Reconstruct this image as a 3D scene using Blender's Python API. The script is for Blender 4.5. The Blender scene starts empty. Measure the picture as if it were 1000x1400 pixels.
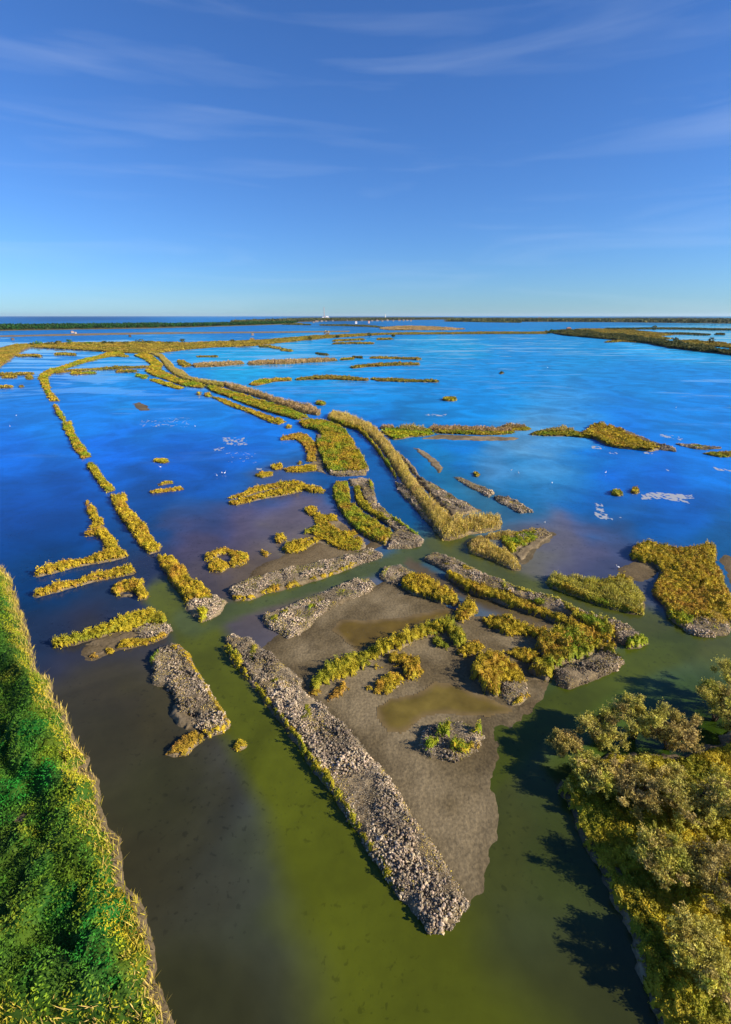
import bpy, math, numpy as np
from math import radians as R
# ------------------------------------------------------------------ basics
sc = bpy.context.scene
col = sc.collection
rng = np.random.default_rng(7)
H = 40.0                       # drone height above the water, metres
FPX = 667.0                    # focal length for a frame 1000 units wide
PITCH = math.atan(268.2 / FPX)
CP, SP = math.cos(PITCH), math.sin(PITCH)

def ground(u, v, z=0.0):
    """survey point of the frame -> metres on the plane of height z"""
    u = np.asarray(u, float); v = np.asarray(v, float)
    x = (u - 500.0) / FPX; y = (v - 699.5) / FPX
    dz = -SP - y * CP
    t = (z - H) / dz
    return x * t, (CP - y * SP) * t

TILE = dict(A=(0, 550), B=(330, 550), C=(660, 550), D=(0, 780), E=(330, 780), F=(660, 780),
            G=(0, 380), N=(330, 380), M=(660, 380), S=(0, 0))
def survey(tile, pts, z=0.0):
    p = np.array(pts, float)
    k = 1.0 if tile == 'S' else 0.34
    ox, oy = TILE[tile]
    X, Y = ground(ox + p[:, 0] * k, oy + p[:, 1] * k, z)
    return np.stack([X, Y], 1)

def oval(cx, cy, rx, ry, n=12, wob=0.16):
    a = np.arange(n) / n * 2 * math.pi
    r = 1 + wob * np.sin(a * 2 + cx) + wob * .6 * np.sin(a * 3 + cy)
    return [(cx + rx * r[i] * math.cos(a[i]), cy + ry * r[i] * math.sin(a[i])) for i in range(n)]
def strip(pts, t):
    """a long low bar: centre line with half height t"""
    if np.isscalar(t): t = [t] * len(pts)
    top = [(p[0], p[1] - k) for p, k in zip(pts, t)]
    bot = [(p[0], p[1] + k) for p, k in zip(pts, t)]
    a, b = pts[0], pts[-1]
    return [(a[0] - t[0] * 1.5, a[1])] + top + [(b[0] + t[-1] * 1.5, b[1])] + bot[::-1]

# ------------------------------------------------------------------ noise
def _h(ix, iy, s):
    n = (ix.astype(np.int64) * 374761393 + iy.astype(np.int64) * 668265263 + s * 2147483647) & 0xffffffff
    n = ((n ^ (n >> 13)) * 1274126177) & 0xffffffff
    n = ((n ^ (n >> 16)) * 2246822519) & 0xffffffff
    return ((n ^ (n >> 15)) & 0xffffff) / float(0xffffff)
def vn(x, y, s=0):
    ix = np.floor(x); iy = np.floor(y); fx = x - ix; fy = y - iy
    fx = fx * fx * (3 - 2 * fx); fy = fy * fy * (3 - 2 * fy)
    a = _h(ix, iy, s); b = _h(ix + 1, iy, s); c = _h(ix, iy + 1, s); d = _h(ix + 1, iy + 1, s)
    return (a * (1 - fx) + b * fx) * (1 - fy) + (c * (1 - fx) + d * fx) * fy
def fbm(x, y, s=0, o=3):
    r = 0; a = .5; t = 0
    for i in range(o):
        r = r + a * vn(x, y, s + i); t += a; a *= .5; x = x * 2.03 + 5.1; y = y * 2.03 + 1.7
    return r / t
def worley(x, y, s=0):
    """nearest jittered cell point: distance and a random number of that cell"""
    ix = np.floor(x); iy = np.floor(y)
    best = np.full(x.shape, 9.0); cid = np.zeros(x.shape)
    for dx in (-1, 0, 1):
        for dy in (-1, 0, 1):
            jx = ix + dx; jy = iy + dy
            d = np.hypot(jx + _h(jx, jy, s) - x, jy + _h(jx, jy, s + 11) - y)
            m = d < best
            best = np.where(m, d, best); cid = np.where(m, _h(jx, jy, s + 23), cid)
    return best, cid
def sstep(a, b, x):
    t = np.clip((x - a) / (b - a), 0, 1)
    return t * t * (3 - 2 * t)
def sdist(poly, X, Y):
    """signed distance, positive inside"""
    d = np.full(X.shape, 1e18); ins = np.zeros(X.shape, bool)
    n = len(poly)
    for i in range(n):
        ax, ay = poly[i]; bx, by = poly[(i + 1) % n]
        ex, ey = bx - ax, by - ay
        L = ex * ex + ey * ey + 1e-12
        t = np.clip(((X - ax) * ex + (Y - ay) * ey) / L, 0, 1)
        d = np.minimum(d, (X - ax - t * ex) ** 2 + (Y - ay - t * ey) ** 2)
        c = (ay > Y) != (by > Y)
        if abs(ey) > 1e-12:
            ins ^= c & (X < ex * (Y - ay) / ey + ax)
    d = np.sqrt(d)
    return np.where(ins, d, -d)

def cushions(x, y, s=0):
    """rounded cells parted by cracks: height 0..1 and the random number of each cell"""
    ix = np.floor(x); iy = np.floor(y)
    b1 = np.full(x.shape, 9.0); b2 = np.full(x.shape, 9.0); cid = np.zeros(x.shape)
    for dx in (-1, 0, 1):
        for dy in (-1, 0, 1):
            jx = ix + dx; jy = iy + dy
            d = np.hypot(jx + _h(jx, jy, s) - x, jy + _h(jx, jy, s + 11) - y)
            m = d < b1
            b2 = np.where(m, b1, np.minimum(b2, d)); cid = np.where(m, _h(jx, jy, s + 23), cid); b1 = np.where(m, d, b1)
    return np.sqrt(np.clip((b2 - b1) / .62, 0, 1)) * (1 - .25 * np.clip(b1, 0, 1) ** 2), cid

# ------------------------------------------------------------------ mesh building
class MB:
    def __init__(s): s.V = []; s.T = []; s.Q = []; s.C = []; s.n = 0
    def add(s, V, T=None, Q=None, C=(.5, .5, .5)):
        V = np.asarray(V, float).reshape(-1, 3)
        C = np.asarray(C, float)
        if C.ndim == 1: C = np.broadcast_to(C, (len(V), 3))
        s.V.append(V); s.C.append(C)
        if T is not None and len(T): s.T.append(np.asarray(T, np.int64) + s.n)
        if Q is not None and len(Q): s.Q.append(np.asarray(Q, np.int64) + s.n)
        s.n += len(V)
    def box(s, lo, hi, C=(.5, .5, .5), rot=0, at=(0, 0)):
        x0, y0, z0 = lo; x1, y1, z1 = hi
        V = np.array([(x, y, z) for z in (z0, z1) for x, y in ((x0, y0), (x1, y0), (x1, y1), (x0, y1))])
        c, k = math.cos(rot), math.sin(rot)
        V = np.stack([V[:, 0] * c - V[:, 1] * k + at[0], V[:, 0] * k + V[:, 1] * c + at[1], V[:, 2]], 1)
        s.add(V, None, [(3, 2, 1, 0), (4, 5, 6, 7), (0, 1, 5, 4), (1, 2, 6, 5), (2, 3, 7, 6), (3, 0, 4, 7)], C)
    def tube(s, P, r, C=(.5, .5, .5), n=6):
        P = np.asarray(P, float); m = len(P)
        r = np.broadcast_to(np.asarray(r, float), (m,))
        V = []
        for i in range(m):
            d = P[min(i + 1, m - 1)] - P[max(i - 1, 0)]; d = d / (np.linalg.norm(d) + 1e-9)
            a = np.cross(d, (0, 0, 1)) if abs(d[2]) < .9 else np.cross(d, (1, 0, 0))
            a /= np.linalg.norm(a); b = np.cross(d, a)
            for k in range(n):
                t = 2 * math.pi * k / n
                V.append(P[i] + r[i] * (math.cos(t) * a + math.sin(t) * b))
        V.append(P[-1]); V.append(P[0])
        Q = [(i * n + k, i * n + (k + 1) % n, (i + 1) * n + (k + 1) % n, (i + 1) * n + k) for i in range(m - 1) for k in range(n)]
        T = [((m - 1) * n + k, (m - 1) * n + (k + 1) % n, m * n) for k in range(n)] + [((k + 1) % n, k, m * n + 1) for k in range(n)]
        s.add(V, T, Q, C)
    def build(s, name, m, parent=None, smooth=False, origin=None):
        V = np.concatenate(s.V); C = np.concatenate(s.C)
        if origin is not None: V = V - np.asarray(origin, float)
        T = np.concatenate(s.T) if s.T else np.zeros((0, 3), np.int64)
        Q = np.concatenate(s.Q) if s.Q else np.zeros((0, 4), np.int64)
        me = bpy.data.meshes.new(name)
        me.vertices.add(len(V)); me.vertices.foreach_set('co', V.astype(np.float32).ravel())
        loops = np.concatenate([T.ravel(), Q.ravel()]).astype(np.int32)
        tot = np.concatenate([np.full(len(T), 3), np.full(len(Q), 4)]).astype(np.int32)
        st = np.concatenate([[0], np.cumsum(tot)[:-1]]).astype(np.int32)
        me.loops.add(len(loops)); me.loops.foreach_set('vertex_index', loops)
        me.polygons.add(len(tot)); me.polygons.foreach_set('loop_start', st); me.polygons.foreach_set('loop_total', tot)
        me.polygons.foreach_set('use_smooth', np.full(len(tot), smooth))
        a = me.color_attributes.new('tone', 'FLOAT_COLOR', 'POINT')
        a.data.foreach_set('color', np.concatenate([C, np.ones((len(C), 1))], 1).astype(np.float32).ravel())
        me.update(calc_edges=True); me.validate()
        me.materials.append(m)
        o = bpy.data.objects.new(name, me); col.objects.link(o)
        if parent is not None: o.parent = parent
        return o
def tag(o, label=None, cat=None, group=None, kind=None):
    if label: o['label'] = label
    if cat: o['category'] = cat
    if group: o['group'] = group
    if kind: o['kind'] = kind
    return o
def thing(name, label, cat, loc, group=None):
    o = bpy.data.objects.new(name, None); col.objects.link(o)
    o.empty_display_size = .5; o.location = loc
    return tag(o, label, cat, group)

# ------------------------------------------------------------------ materials
def mat(name, rough=.8, detail=0.0, scale=3.0, spec=.3, bump=0.0, trans=0.0):
    m = bpy.data.materials.new(name); m.use_nodes = True
    nt = m.node_tree; N = nt.nodes; L = nt.links
    b = N['Principled BSDF']; b.inputs['Roughness'].default_value = rough
    b.inputs['Specular IOR Level'].default_value = spec
    a = N.new('ShaderNodeAttribute'); a.attribute_name = 'tone'
    src = a.outputs['Color']
    if detail or bump:
        tc = N.new('ShaderNodeTexCoord')
        n = N.new('ShaderNodeTexNoise'); n.inputs['Scale'].default_value = scale; n.inputs['Detail'].default_value = 6
        L.new(tc.outputs['Object'], n.inputs['Vector'])
        if detail:
            mr = N.new('ShaderNodeMapRange'); mr.inputs['From Min'].default_value = .3; mr.inputs['From Max'].default_value = .7
            mr.inputs['To Min'].default_value = 1 - detail; mr.inputs['To Max'].default_value = 1 + detail
            L.new(n.outputs['Fac'], mr.inputs['Value'])
            mx = N.new('ShaderNodeVectorMath'); mx.operation = 'SCALE'
            L.new(src, mx.inputs[0]); L.new(mr.outputs[0], mx.inputs['Scale']); src = mx.outputs[0]
        if bump:
            bp = N.new('ShaderNodeBump'); bp.inputs['Strength'].default_value = 1; bp.inputs['Distance'].default_value = bump
            L.new(n.outputs['Fac'], bp.inputs['Height']); L.new(bp.outputs[0], b.inputs['Normal'])
    L.new(src, b.inputs['Base Color'])
    if trans:
        t = N.new('ShaderNodeBsdfTranslucent'); L.new(src, t.inputs['Color'])
        ms = N.new('ShaderNodeMixShader'); ms.inputs[0].default_value = trans
        L.new(b.outputs[0], ms.inputs[1]); L.new(t.outputs[0], ms.inputs[2])
        L.new(ms.outputs[0], N['Material Output'].inputs['Surface'])
    return m
M_mud = mat('mud', .9, .28, 3.5, .12, .06)
M_leaf = mat('scrub_leaf', .75, 0, 1, .2, 0, .12)
M_rock = mat('clod', .9, .18, 9, .2)
M_reed = mat('reed_blade', .75, 0, 1, .2, 0, .2)
M_bark = mat('bark', .9, .3, 8, .1)
M_wall = mat('render_plaster', .8, .08, 2, .2)
M_bird = mat('feather', .7)

PAL = dict(
    gold=[(0.547, 0.379, 0.0168), (0.442, 0.347, 0.021), (0.262, 0.232, 0.0126), (0.42, 0.22, 0.0232)],
    olive=[(0.42, 0.337, 0.0157), (0.262, 0.262, 0.0147), (0.504, 0.357, 0.021), (0.157, 0.179, 0.0105)],
    mix=[(0.462, 0.337, 0.0157), (0.242, 0.273, 0.0126), (0.379, 0.2, 0.0262), (0.179, 0.273, 0.0115)],
    rust=[(0.442, 0.242, 0.0315), (0.504, 0.337, 0.0262), (0.357, 0.189, 0.0315), (0.294, 0.232, 0.0157)],
    green=[(0.42, 0.379, 0.0126), (0.232, 0.337, 0.0126), (0.484, 0.367, 0.0157), (0.126, 0.21, 0.0105)],
    lush=[(.04, .125, .006), (.14, .20, .007), (.045, .08, .007), (.015, .18, .015)],
    far=[(.26, .21, .02), (.34, .24, .025), (.16, .15, .02), (.28, .17, .03)],
    dark=[(.055, .07, .018), (.10, .10, .02), (.04, .06, .015), (.14, .12, .025)],
    pine=[(.012, .065, .012), (.02, .10, .012), (.03, .06, .015), (.008, .04, .012)],
    ash=[(.30, .25, .19), (.22, .185, .13), (.36, .31, .24), (.19, .16, .10)],
    tan=[(.46, .34, .09), (.36, .28, .05), (.40, .29, .10), (.30, .26, .04)],
    pink=[(.42, .27, .13), (.34, .22, .07), (.46, .32, .17), (.30, .22, .05)],
    straw=[(.58, .42, .13), (.54, .42, .07), (.46, .36, .04), (.54, .36, .13)],
    yellow=[(.54, .45, .06), (.42, .38, .05), (.27, .29, .022), (.50, .41, .10)],
)
def palette(style, x, y, sc_, seed=0):
    P = np.array(PAL[style])
    a = fbm(x / sc_, y / sc_, 31 + seed, 3); b = fbm(x / (sc_ * .35), y / (sc_ * .35), 57 + seed, 2)
    k = np.clip((a - .32) / .36, 0, .999); j = np.clip((b - .3) / .4, 0, .999)
    c = P[0] * ((1 - k) * (1 - j))[:, None] + P[1] * (k * (1 - j))[:, None] + P[2] * ((1 - k) * j)[:, None] + P[3] * (k * j)[:, None]
    return c

ICO_V = None
def ico():
    global ICO_V, ICO_F
    if ICO_V is None:
        t = (1 + 5 ** .5) / 2
        v = np.array([(-1, t, 0), (1, t, 0), (-1, -t, 0), (1, -t, 0), (0, -1, t), (0, 1, t), (0, -1, -t), (0, 1, -t), (t, 0, -1), (t, 0, 1), (-t, 0, -1), (-t, 0, 1)], float)
        ICO_V = v / np.linalg.norm(v[0])
        ICO_F = np.array([(0, 11, 5), (0, 5, 1), (0, 1, 7), (0, 7, 10), (0, 10, 11), (1, 5, 9), (5, 11, 4), (11, 10, 2), (10, 7, 6), (7, 1, 8), (3, 9, 4), (3, 4, 2), (3, 2, 6), (3, 6, 8), (3, 8, 9), (4, 9, 5), (2, 4, 11), (6, 2, 10), (8, 6, 7), (9, 8, 1)])
    return ICO_V, ICO_F

def leaves(mb, P, size, style, up=.7, csc=3.0, stretch=1.5, seed=0, vary=.3):
    """one pointed leaf spray per point"""
    n = len(P)
    if n == 0: return
    nr = rng.normal(size=(n, 3)); nr /= np.linalg.norm(nr, axis=1)[:, None]
    nr[:, 2] = nr[:, 2] + up; nr /= np.linalg.norm(nr, axis=1)[:, None]
    a = np.cross(nr, rng.normal(size=(n, 3))); a /= np.linalg.norm(a, axis=1)[:, None]
    b = np.cross(nr, a)
    L = (size * rng.uniform(.6, 1.35, n))[:, None]
    V = np.stack([P - a * L * .5, P + b * L * .5 / stretch, P + a * L * .6, P - b * L * .5 / stretch], 1)
    C = palette(style, P[:, 0], P[:, 1], csc, seed) * rng.uniform(1 - vary, 1 + vary, (n, 1))
    C = np.repeat(np.clip(C, .004, .8), 4, 0)
    Q = np.arange(n * 4).reshape(n, 4)
    mb.add(V.reshape(-1, 3), None, Q, C)

def blades(mb, P, h, w, style, seed=0, lean=.22):
    n = len(P)
    if n == 0: return
    ang = rng.uniform(0, math.pi, n)
    d = np.stack([np.cos(ang), np.sin(ang), np.zeros(n)], 1) * (w * rng.uniform(.6, 1.3, n))[:, None]
    top = P + np.stack([rng.normal(0, lean, n) * h, rng.normal(0, lean, n) * h, h], 1)
    mid = P * .45 + top * .55
    V = np.stack([P - d * .25, P + d * .25, mid + d * .5, top, mid - d * .5], 1)
    C = palette(style, P[:, 0], P[:, 1], 5.0, seed) * rng.uniform(.75, 1.25, (n, 1))
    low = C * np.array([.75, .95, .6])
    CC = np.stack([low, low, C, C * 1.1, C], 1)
    base = np.arange(n)[:, None] * 5
    Q = np.concatenate([base + np.array([[0, 1, 2, 4]])])
    T = np.concatenate([base + np.array([[4, 2, 3]])])
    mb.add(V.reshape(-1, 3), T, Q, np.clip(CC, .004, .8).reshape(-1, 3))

def clods(mb, P, r, tone=(.36, .32, .27), vary=.35, flat=.7):
    n = len(P)
    if n == 0: return
    v, f = ico()
    V = v[None] * rng.uniform(.65, 1.3, (n, 12, 1)) * r[:, None, None]
    V = V * np.stack([rng.uniform(.7, 1.5, n), rng.uniform(.7, 1.5, n), np.full(n, flat)], 1)[:, None, :]
    a = rng.uniform(0, 6.28, n); c, s = np.cos(a)[:, None], np.sin(a)[:, None]
    V = np.stack([V[:, :, 0] * c - V[:, :, 1] * s, V[:, :, 0] * s + V[:, :, 1] * c, V[:, :, 2]], 2) + P[:, None, :]
    F = (f[None] + np.arange(n)[:, None, None] * 12).reshape(-1, 3)
    C = np.array(tone)[None] * rng.uniform(1 - vary, 1 + vary, (n, 1)) * np.stack([rng.uniform(.95, 1.08, n), np.ones(n), rng.uniform(.88, 1.08, n)], 1)
    mb.add(V.reshape(-1, 3), F, None, np.repeat(C, 12, 0))

def sheet(mb, X, Y, Z, keep, C):
    """grid heights -> quads where all corners are kept"""
    k = keep[:-1, :-1] & keep[1:, :-1] & keep[:-1, 1:] & keep[1:, 1:]
    if not k.any(): return False
    ny, nx = X.shape
    idx = np.arange(ny * nx).reshape(ny, nx)
    q = np.stack([idx[:-1, :-1][k], idx[:-1, 1:][k], idx[1:, 1:][k], idx[1:, :-1][k]], 1)
    u, inv = np.unique(q, return_inverse=True)
    V = np.stack([X.ravel()[u], Y.ravel()[u], Z.ravel()[u]], 1)
    mb.add(V, None, inv.reshape(-1, 4), C.reshape(-1, 3)[u])
    return True

def grid(polys, pad):
    A = np.concatenate(polys)
    x0, y0 = A.min(0) - pad; x1, y1 = A.max(0) + pad
    return x0, y0, x1, y1

MUDTONE = (np.array((.12, .088, .048)), np.array((.25, .19, .11)))
COUNT = dict(leaf=0, blade=0, clod=0)
SEED = [0]
# part kinds: 'S' low scrub, 'T' tall reeds or feathery shrubs, 'R' bare clods, 'L' bare mud
def islet(name, label, cat, group, parts, bank=.2, margin=.16, rough=None, fine=1.0):
    SEED[0] += 1; sd_ = SEED[0] * 17
    W = []
    for p in parts:
        kind, tile, pts = p[0], p[1], p[2]
        h = p[3] if len(p) > 3 else .6
        zz = bank + (h * .4 if kind in 'ST' else .1)
        W.append(survey(tile, pts, zz))
    ctr = np.concatenate(W).mean(0)
    allp = np.concatenate(W)
    near = np.hypot(allp[:, 0], allp[:, 1]).min()
    dist = math.hypot(near, H)
    s = max(.15, dist / 487 * .95) * fine
    margin = max(margin, .5 * s)
    pad = margin + 3 * s + 1
    x0, y0, x1, y1 = grid(W, pad)
    if (x1 - x0) * (y1 - y0) / s / s > 400000:
        s = math.sqrt((x1 - x0) * (y1 - y0) / 400000)
    X, Y = np.meshgrid(np.arange(x0, x1, s), np.arange(y0, y1, s))
    amp = rough if rough is not None else max(.5, .8 * s, .005 * dist)
    SD0 = [sdist(w, X, Y) for w in W]
    amp = min(amp, max(.2, .42 * max(float(d.max()) for d in SD0)))
    wob = (fbm(X / (amp * 4), Y / (amp * 4), sd_, 3) - .5) * 2.2 * amp + (fbm(X / (amp * 1.2), Y / (amp * 1.2), sd_ + 5, 2) - .5) * .9 * amp
    SD = [d + wob * (.6 if p[0] != 'L' else 1.2) for d, p in zip(SD0, parts)]
    sda = np.maximum.reduce(SD)
    zb = -.06 + (bank + .06) * sstep(-margin, max(.5, .9 * s), sda) + (fbm(X / 1.5, Y / 1.5, sd_ + 2, 3) - .5) * .16 * sstep(-.1, .4, sda) + (.22 * (fbm(X / .7, Y / .7, sd_ + 6, 2) - .4) * sstep(-.1, .3, np.maximum.reduce([d if p[0] == 'R' else d * 0 - 1 for p, d in zip(parts, SD)])))
    root = thing(name, label, cat, (ctr[0], ctr[1], 0), group)
    O = (ctr[0], ctr[1], 0)
    mb = MB()
    k = sstep(.2, .8, fbm(X / 3, Y / 3, sd_ + 3, 4))[..., None]
    wet = sstep(-.1, .5, zb / max(bank, .05) - .1)[..., None]
    C = (MUDTONE[0] * (1 - k) + MUDTONE[1] * k) * (.62 + .38 * wet)
    sheet(mb, X, Y, zb, sda > -(margin + 1.6 * s), C)
    if mb.n == 0: mb.box((ctr[0] - s, ctr[1] - s, -.1), (ctr[0] + s, ctr[1] + s, .1), MUDTONE[0])
    mb.build('mud_bank', M_mud, root, True, O)
    cell = s * s
    def pick(mask, dens):
        w = dens * cell
        jj, ii = np.nonzero(mask)
        if len(jj) == 0: return np.zeros((0, 2)), jj, ii
        n = int(len(jj) * w)
        q = rng.integers(0, len(jj), n)
        jj = jj[q]; ii = ii[q]
        return np.stack([X[jj, ii] + rng.uniform(-.5, .5, n) * s, Y[jj, ii] + rng.uniform(-.5, .5, n) * s], 1), jj, ii
    for q, (p, sd) in enumerate(zip(parts, SD)):
        kind = p[0]; h = p[3] if len(p) > 3 else .6; style = p[4] if len(p) > 4 else 'mix'
        cover = p[5] if len(p) > 5 else .9
        if kind == 'S':
            b1 = max(1.0, 5.0 * s); b2 = b1 * .38
            wx = (fbm(X / b1, Y / b1, sd_ + 33, 2) - .5) * .9; wy = (fbm(X / b1, Y / b1, sd_ + 36, 2) - .5) * .9
            dome, c1 = cushions(X / b1 + wx, Y / b1 + wy, sd_ + 40 + q); d2, c2 = worley(X / b2, Y / b2, sd_ + 60 + q)
            dome2 = np.sqrt(np.clip(1 - (d2 / .74) ** 2, 0, 1))
            gap = sstep(0, .12, cover - vn(X / (b1 * 1.3), Y / (b1 * 1.3), sd_ + 80) * .75 - c1 * .25 + .02)
            sd = sd + (dome - .55) * b1 * .45
            patch = .62 + .75 * sstep(.3, .7, fbm(X / (b1 * 4.5), Y / (b1 * 4.5), sd_ + 14, 2))
            zc = 1.3 * patch * h * sstep(-.05, max(.35, s), sd) * (.02 + .84 * dome * (.45 + .55 * c1) + .20 * dome2 * (.4 + .6 * c2) + .22 * fbm(X / (b1 * 3), Y / (b1 * 3), sd_ + 9)) * gap
            keep = (sd > -.1) & (zc > .10 * h)
            mb = MB()
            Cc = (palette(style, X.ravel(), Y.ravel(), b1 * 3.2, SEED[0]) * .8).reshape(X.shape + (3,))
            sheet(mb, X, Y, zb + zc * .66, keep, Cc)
            lf = max(.115, .95 * dist / 487) * fine
            P2, jj, ii = pick(keep, 3.0 / (lf * lf))
            if len(P2):
                z = zb[jj, ii] + zc[jj, ii] * (1 - .30 * rng.random(len(P2)) ** 1.8) + rng.normal(0, .035, len(P2)) * h
                # sides of a clump carry sprays lower down as well
                z -= (rng.random(len(P2)) < .18) * rng.random(len(P2)) * zc[jj, ii] * .5
                leaves(mb, np.column_stack([P2, z]), lf, style, .5, b1 * 2.4, 1.5, SEED[0], .38); COUNT['leaf'] += len(P2)
                mb.C[-1] = np.clip(mb.C[-1] * np.repeat((.72 + .56 * c1[jj, ii]) * (.85 + .3 * c2[jj, ii]), 4)[:, None], .004, .85)
            if mb.n: mb.build('foliage', M_leaf, root, False, O)
        elif kind == 'T':
            b1 = max(1.5, 3.5 * s)
            d1, c1 = worley(X / b1, Y / b1, sd_ + 40 + q)
            d2, c2 = worley(X / (b1 * .4), Y / (b1 * .4), sd_ + 60 + q)
            clump = np.clip(1.15 - d1 * .9, .25, 1) * (.5 + .5 * c1) * (.7 + .3 * np.clip(1.2 - d2, 0, 1)) * 1.25
            keep = (sd + (fbm(X / 1.6, Y / 1.6, sd_ + 44, 2) - .5) * 1.6 > -.15) & (clump > .2)
            w = max(.08, .75 * dist / 487) * fine
            P2, jj, ii = pick(keep, cover * 1.5 / (w * max(h * .5, .4)))
            if len(P2):
                hh = h * clump[jj, ii] * rng.uniform(.55, 1.1, len(P2)) * sstep(-.3, max(.9, s), sd)[jj, ii] + .1
                mb = MB()
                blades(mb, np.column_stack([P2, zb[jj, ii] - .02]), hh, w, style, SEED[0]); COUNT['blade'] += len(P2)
                # soft sprays round the stems
                lf = max(.17, 1.1 * dist / 487) * fine
                P3, jj, ii = pick(keep, 3.2 / (lf * lf))
                if len(P3):
                    z = zb[jj, ii] + (h * clump * sstep(-.3, max(.9, s), sd))[jj, ii] * rng.uniform(.25, .98, len(P3)) ** .7
                    leaves(mb, np.column_stack([P3, z]), lf, style, .3, 4.0, 2.2, SEED[0] + 3, .35)
                    mb.C[-1] = np.clip(mb.C[-1] * np.repeat(.7 + .6 * c1[jj, ii], 4)[:, None], .004, .85)
                mb.build('reeds', M_reed, root, False, O)
        elif kind == 'R':
            keep = sd > -.05
            r0 = max(.068, .38 * dist / 487)
            mb = MB()
            pt = fbm(X / 1.6, Y / 1.6, sd_ + 70, 3); pk = fbm(X / 4, Y / 4, sd_ + 75, 3)
            P2, jj, ii = pick(keep & (pt > .40), cover * .40 / (r0 * r0))
            if len(P2):
                r = r0 * np.clip(rng.lognormal(0, .42, len(P2)), .4, 2.0) * (.55 + 1.3 * np.clip(pt[jj, ii] - .3, 0, .5))
                z = zb[jj, ii] + r * .1 + rng.random(len(P2)) ** 2 * .45 * np.clip(pt[jj, ii] - .42, 0, .3) / .3
                clods(mb, np.column_stack([P2, z]), r, (.27, .212, .145), .55, .85); COUNT['clod'] += len(P2)
                mb.C[-1] = mb.C[-1] * np.repeat(.55 + .95 * sstep(.3, .7, pk[jj, ii]), 12)[:, None]
                P2, jj, ii = pick(keep, .12 / (r0 * r0))
                r = r0 * rng.uniform(.3, .7, len(P2))
                clods(mb, np.column_stack([P2, zb[jj, ii] + r * .1]), r, (.31, .25, .17), .5)
                tag(mb.build('rubble', M_rock, root, False, O), kind='stuff')
            # matted dead stems and dry weeds between the clods
            lf = max(.13, 1.0 * dist / 487)
            mb = MB()
            for sty, dn, thr, st_ in (('ash', 1.5, .40, 3.0), ('straw' if SEED[0] % 3 else 'olive', .9, .50, 2.4)):
                P2, jj, ii = pick(keep & (fbm(X / 1.8, Y / 1.8, sd_ + 90 + len(sty), 3) > thr), dn / (lf * lf))
                if len(P2) > 4:
                    leaves(mb, np.column_stack([P2, zb[jj, ii] + rng.uniform(.04, .26, len(P2))]), lf, sty, .6, 2.0, st_, SEED[0], .4)
            if mb.n: tag(mb.build('undergrowth', M_leaf, root, False, O), kind='stuff')
    return root
# ------------------------------------------------------------------ islets and banks, surveyed outlines
GI = 'scrub islets in the lagoon'
GD = 'broken stretches of the old dike'
GB = 'low dark bars in the far shallows'
GT = 'small round tussocks'
GC = 'banks along the channels'
# the old straight dike on the left side, stretch by stretch
islet('dike_stretch', 'curved farthest stretch of the old scrub dike, bending round to meet the distant marsh', 'dike', GD,
      [('S', 'G', [(480, 292), (430, 298), (385, 312), (325, 325), (265, 348), (205, 362), (165, 382), (155, 400), (172, 430), (180, 455), (205, 492), (236, 490), (205, 455), (196, 420), (190, 395), (215, 380), (280, 355), (340, 338), (400, 322), (450, 312), (500, 304)], .8, 'mix')])
islet('dike_stretch', 'short thin stretch of scrub dike just below the curved far one', 'dike', GD,
      [('S', 'A', [(213, 5), (228, 8), (250, 40), (265, 65), (250, 70), (228, 45)], .7, 'mix')])
islet('dike_stretch', 'narrow straight scrub dike stretch with hooked far end, slanting through open blue water', 'dike', GD,
      [('S', 'A', [(250, 78), (285, 75), (290, 85), (300, 120), (330, 165), (368, 212), (330, 224), (300, 185), (270, 130), (255, 105)], .7, 'mix')])
islet('dike_stretch', 'short stretch of scrub dike between two gaps, blue water on both sides', 'dike', GD,
      [('S', 'A', [(348, 240), (375, 236), (405, 275), (430, 310), (467, 345), (428, 356), (400, 325), (370, 280), (350, 262)], .7, 'olive')])
islet('dike_stretch', 'thick scrub dike stretch, wide and hooked at its far end, round at the near', 'dike', GD,
      [('S', 'A', [(443, 372), (508, 368), (510, 385), (500, 395), (540, 440), (590, 495), (620, 550), (652, 568), (640, 590), (600, 600), (570, 575), (530, 525), (495, 475), (455, 410)], .75, 'gold')])
islet('dike_stretch', 'nearest stretch of the scrub dike, ending in grey clods at the green channel', 'dike', GD,
      [('S', 'D', [(630, -66), (695, -66), (745, -15), (750, 5), (770, 30), (815, 50), (860, 95), (800, 110), (745, 118), (735, 95), (690, 40), (665, 0), (640, -30)], .75, 'gold'),
       ('R', 'D', [(742, 118), (800, 105), (860, 92), (912, 118), (890, 165), (830, 192), (790, 178), (745, 152)]),
       ('S', 'D', oval(815, 172, 22, 20), .6, 'green'), ('S', 'D', [(745, 112), (800, 100), (860, 92), (850, 108), (790, 118)], .5, 'olive')], bank=.3)
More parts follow.
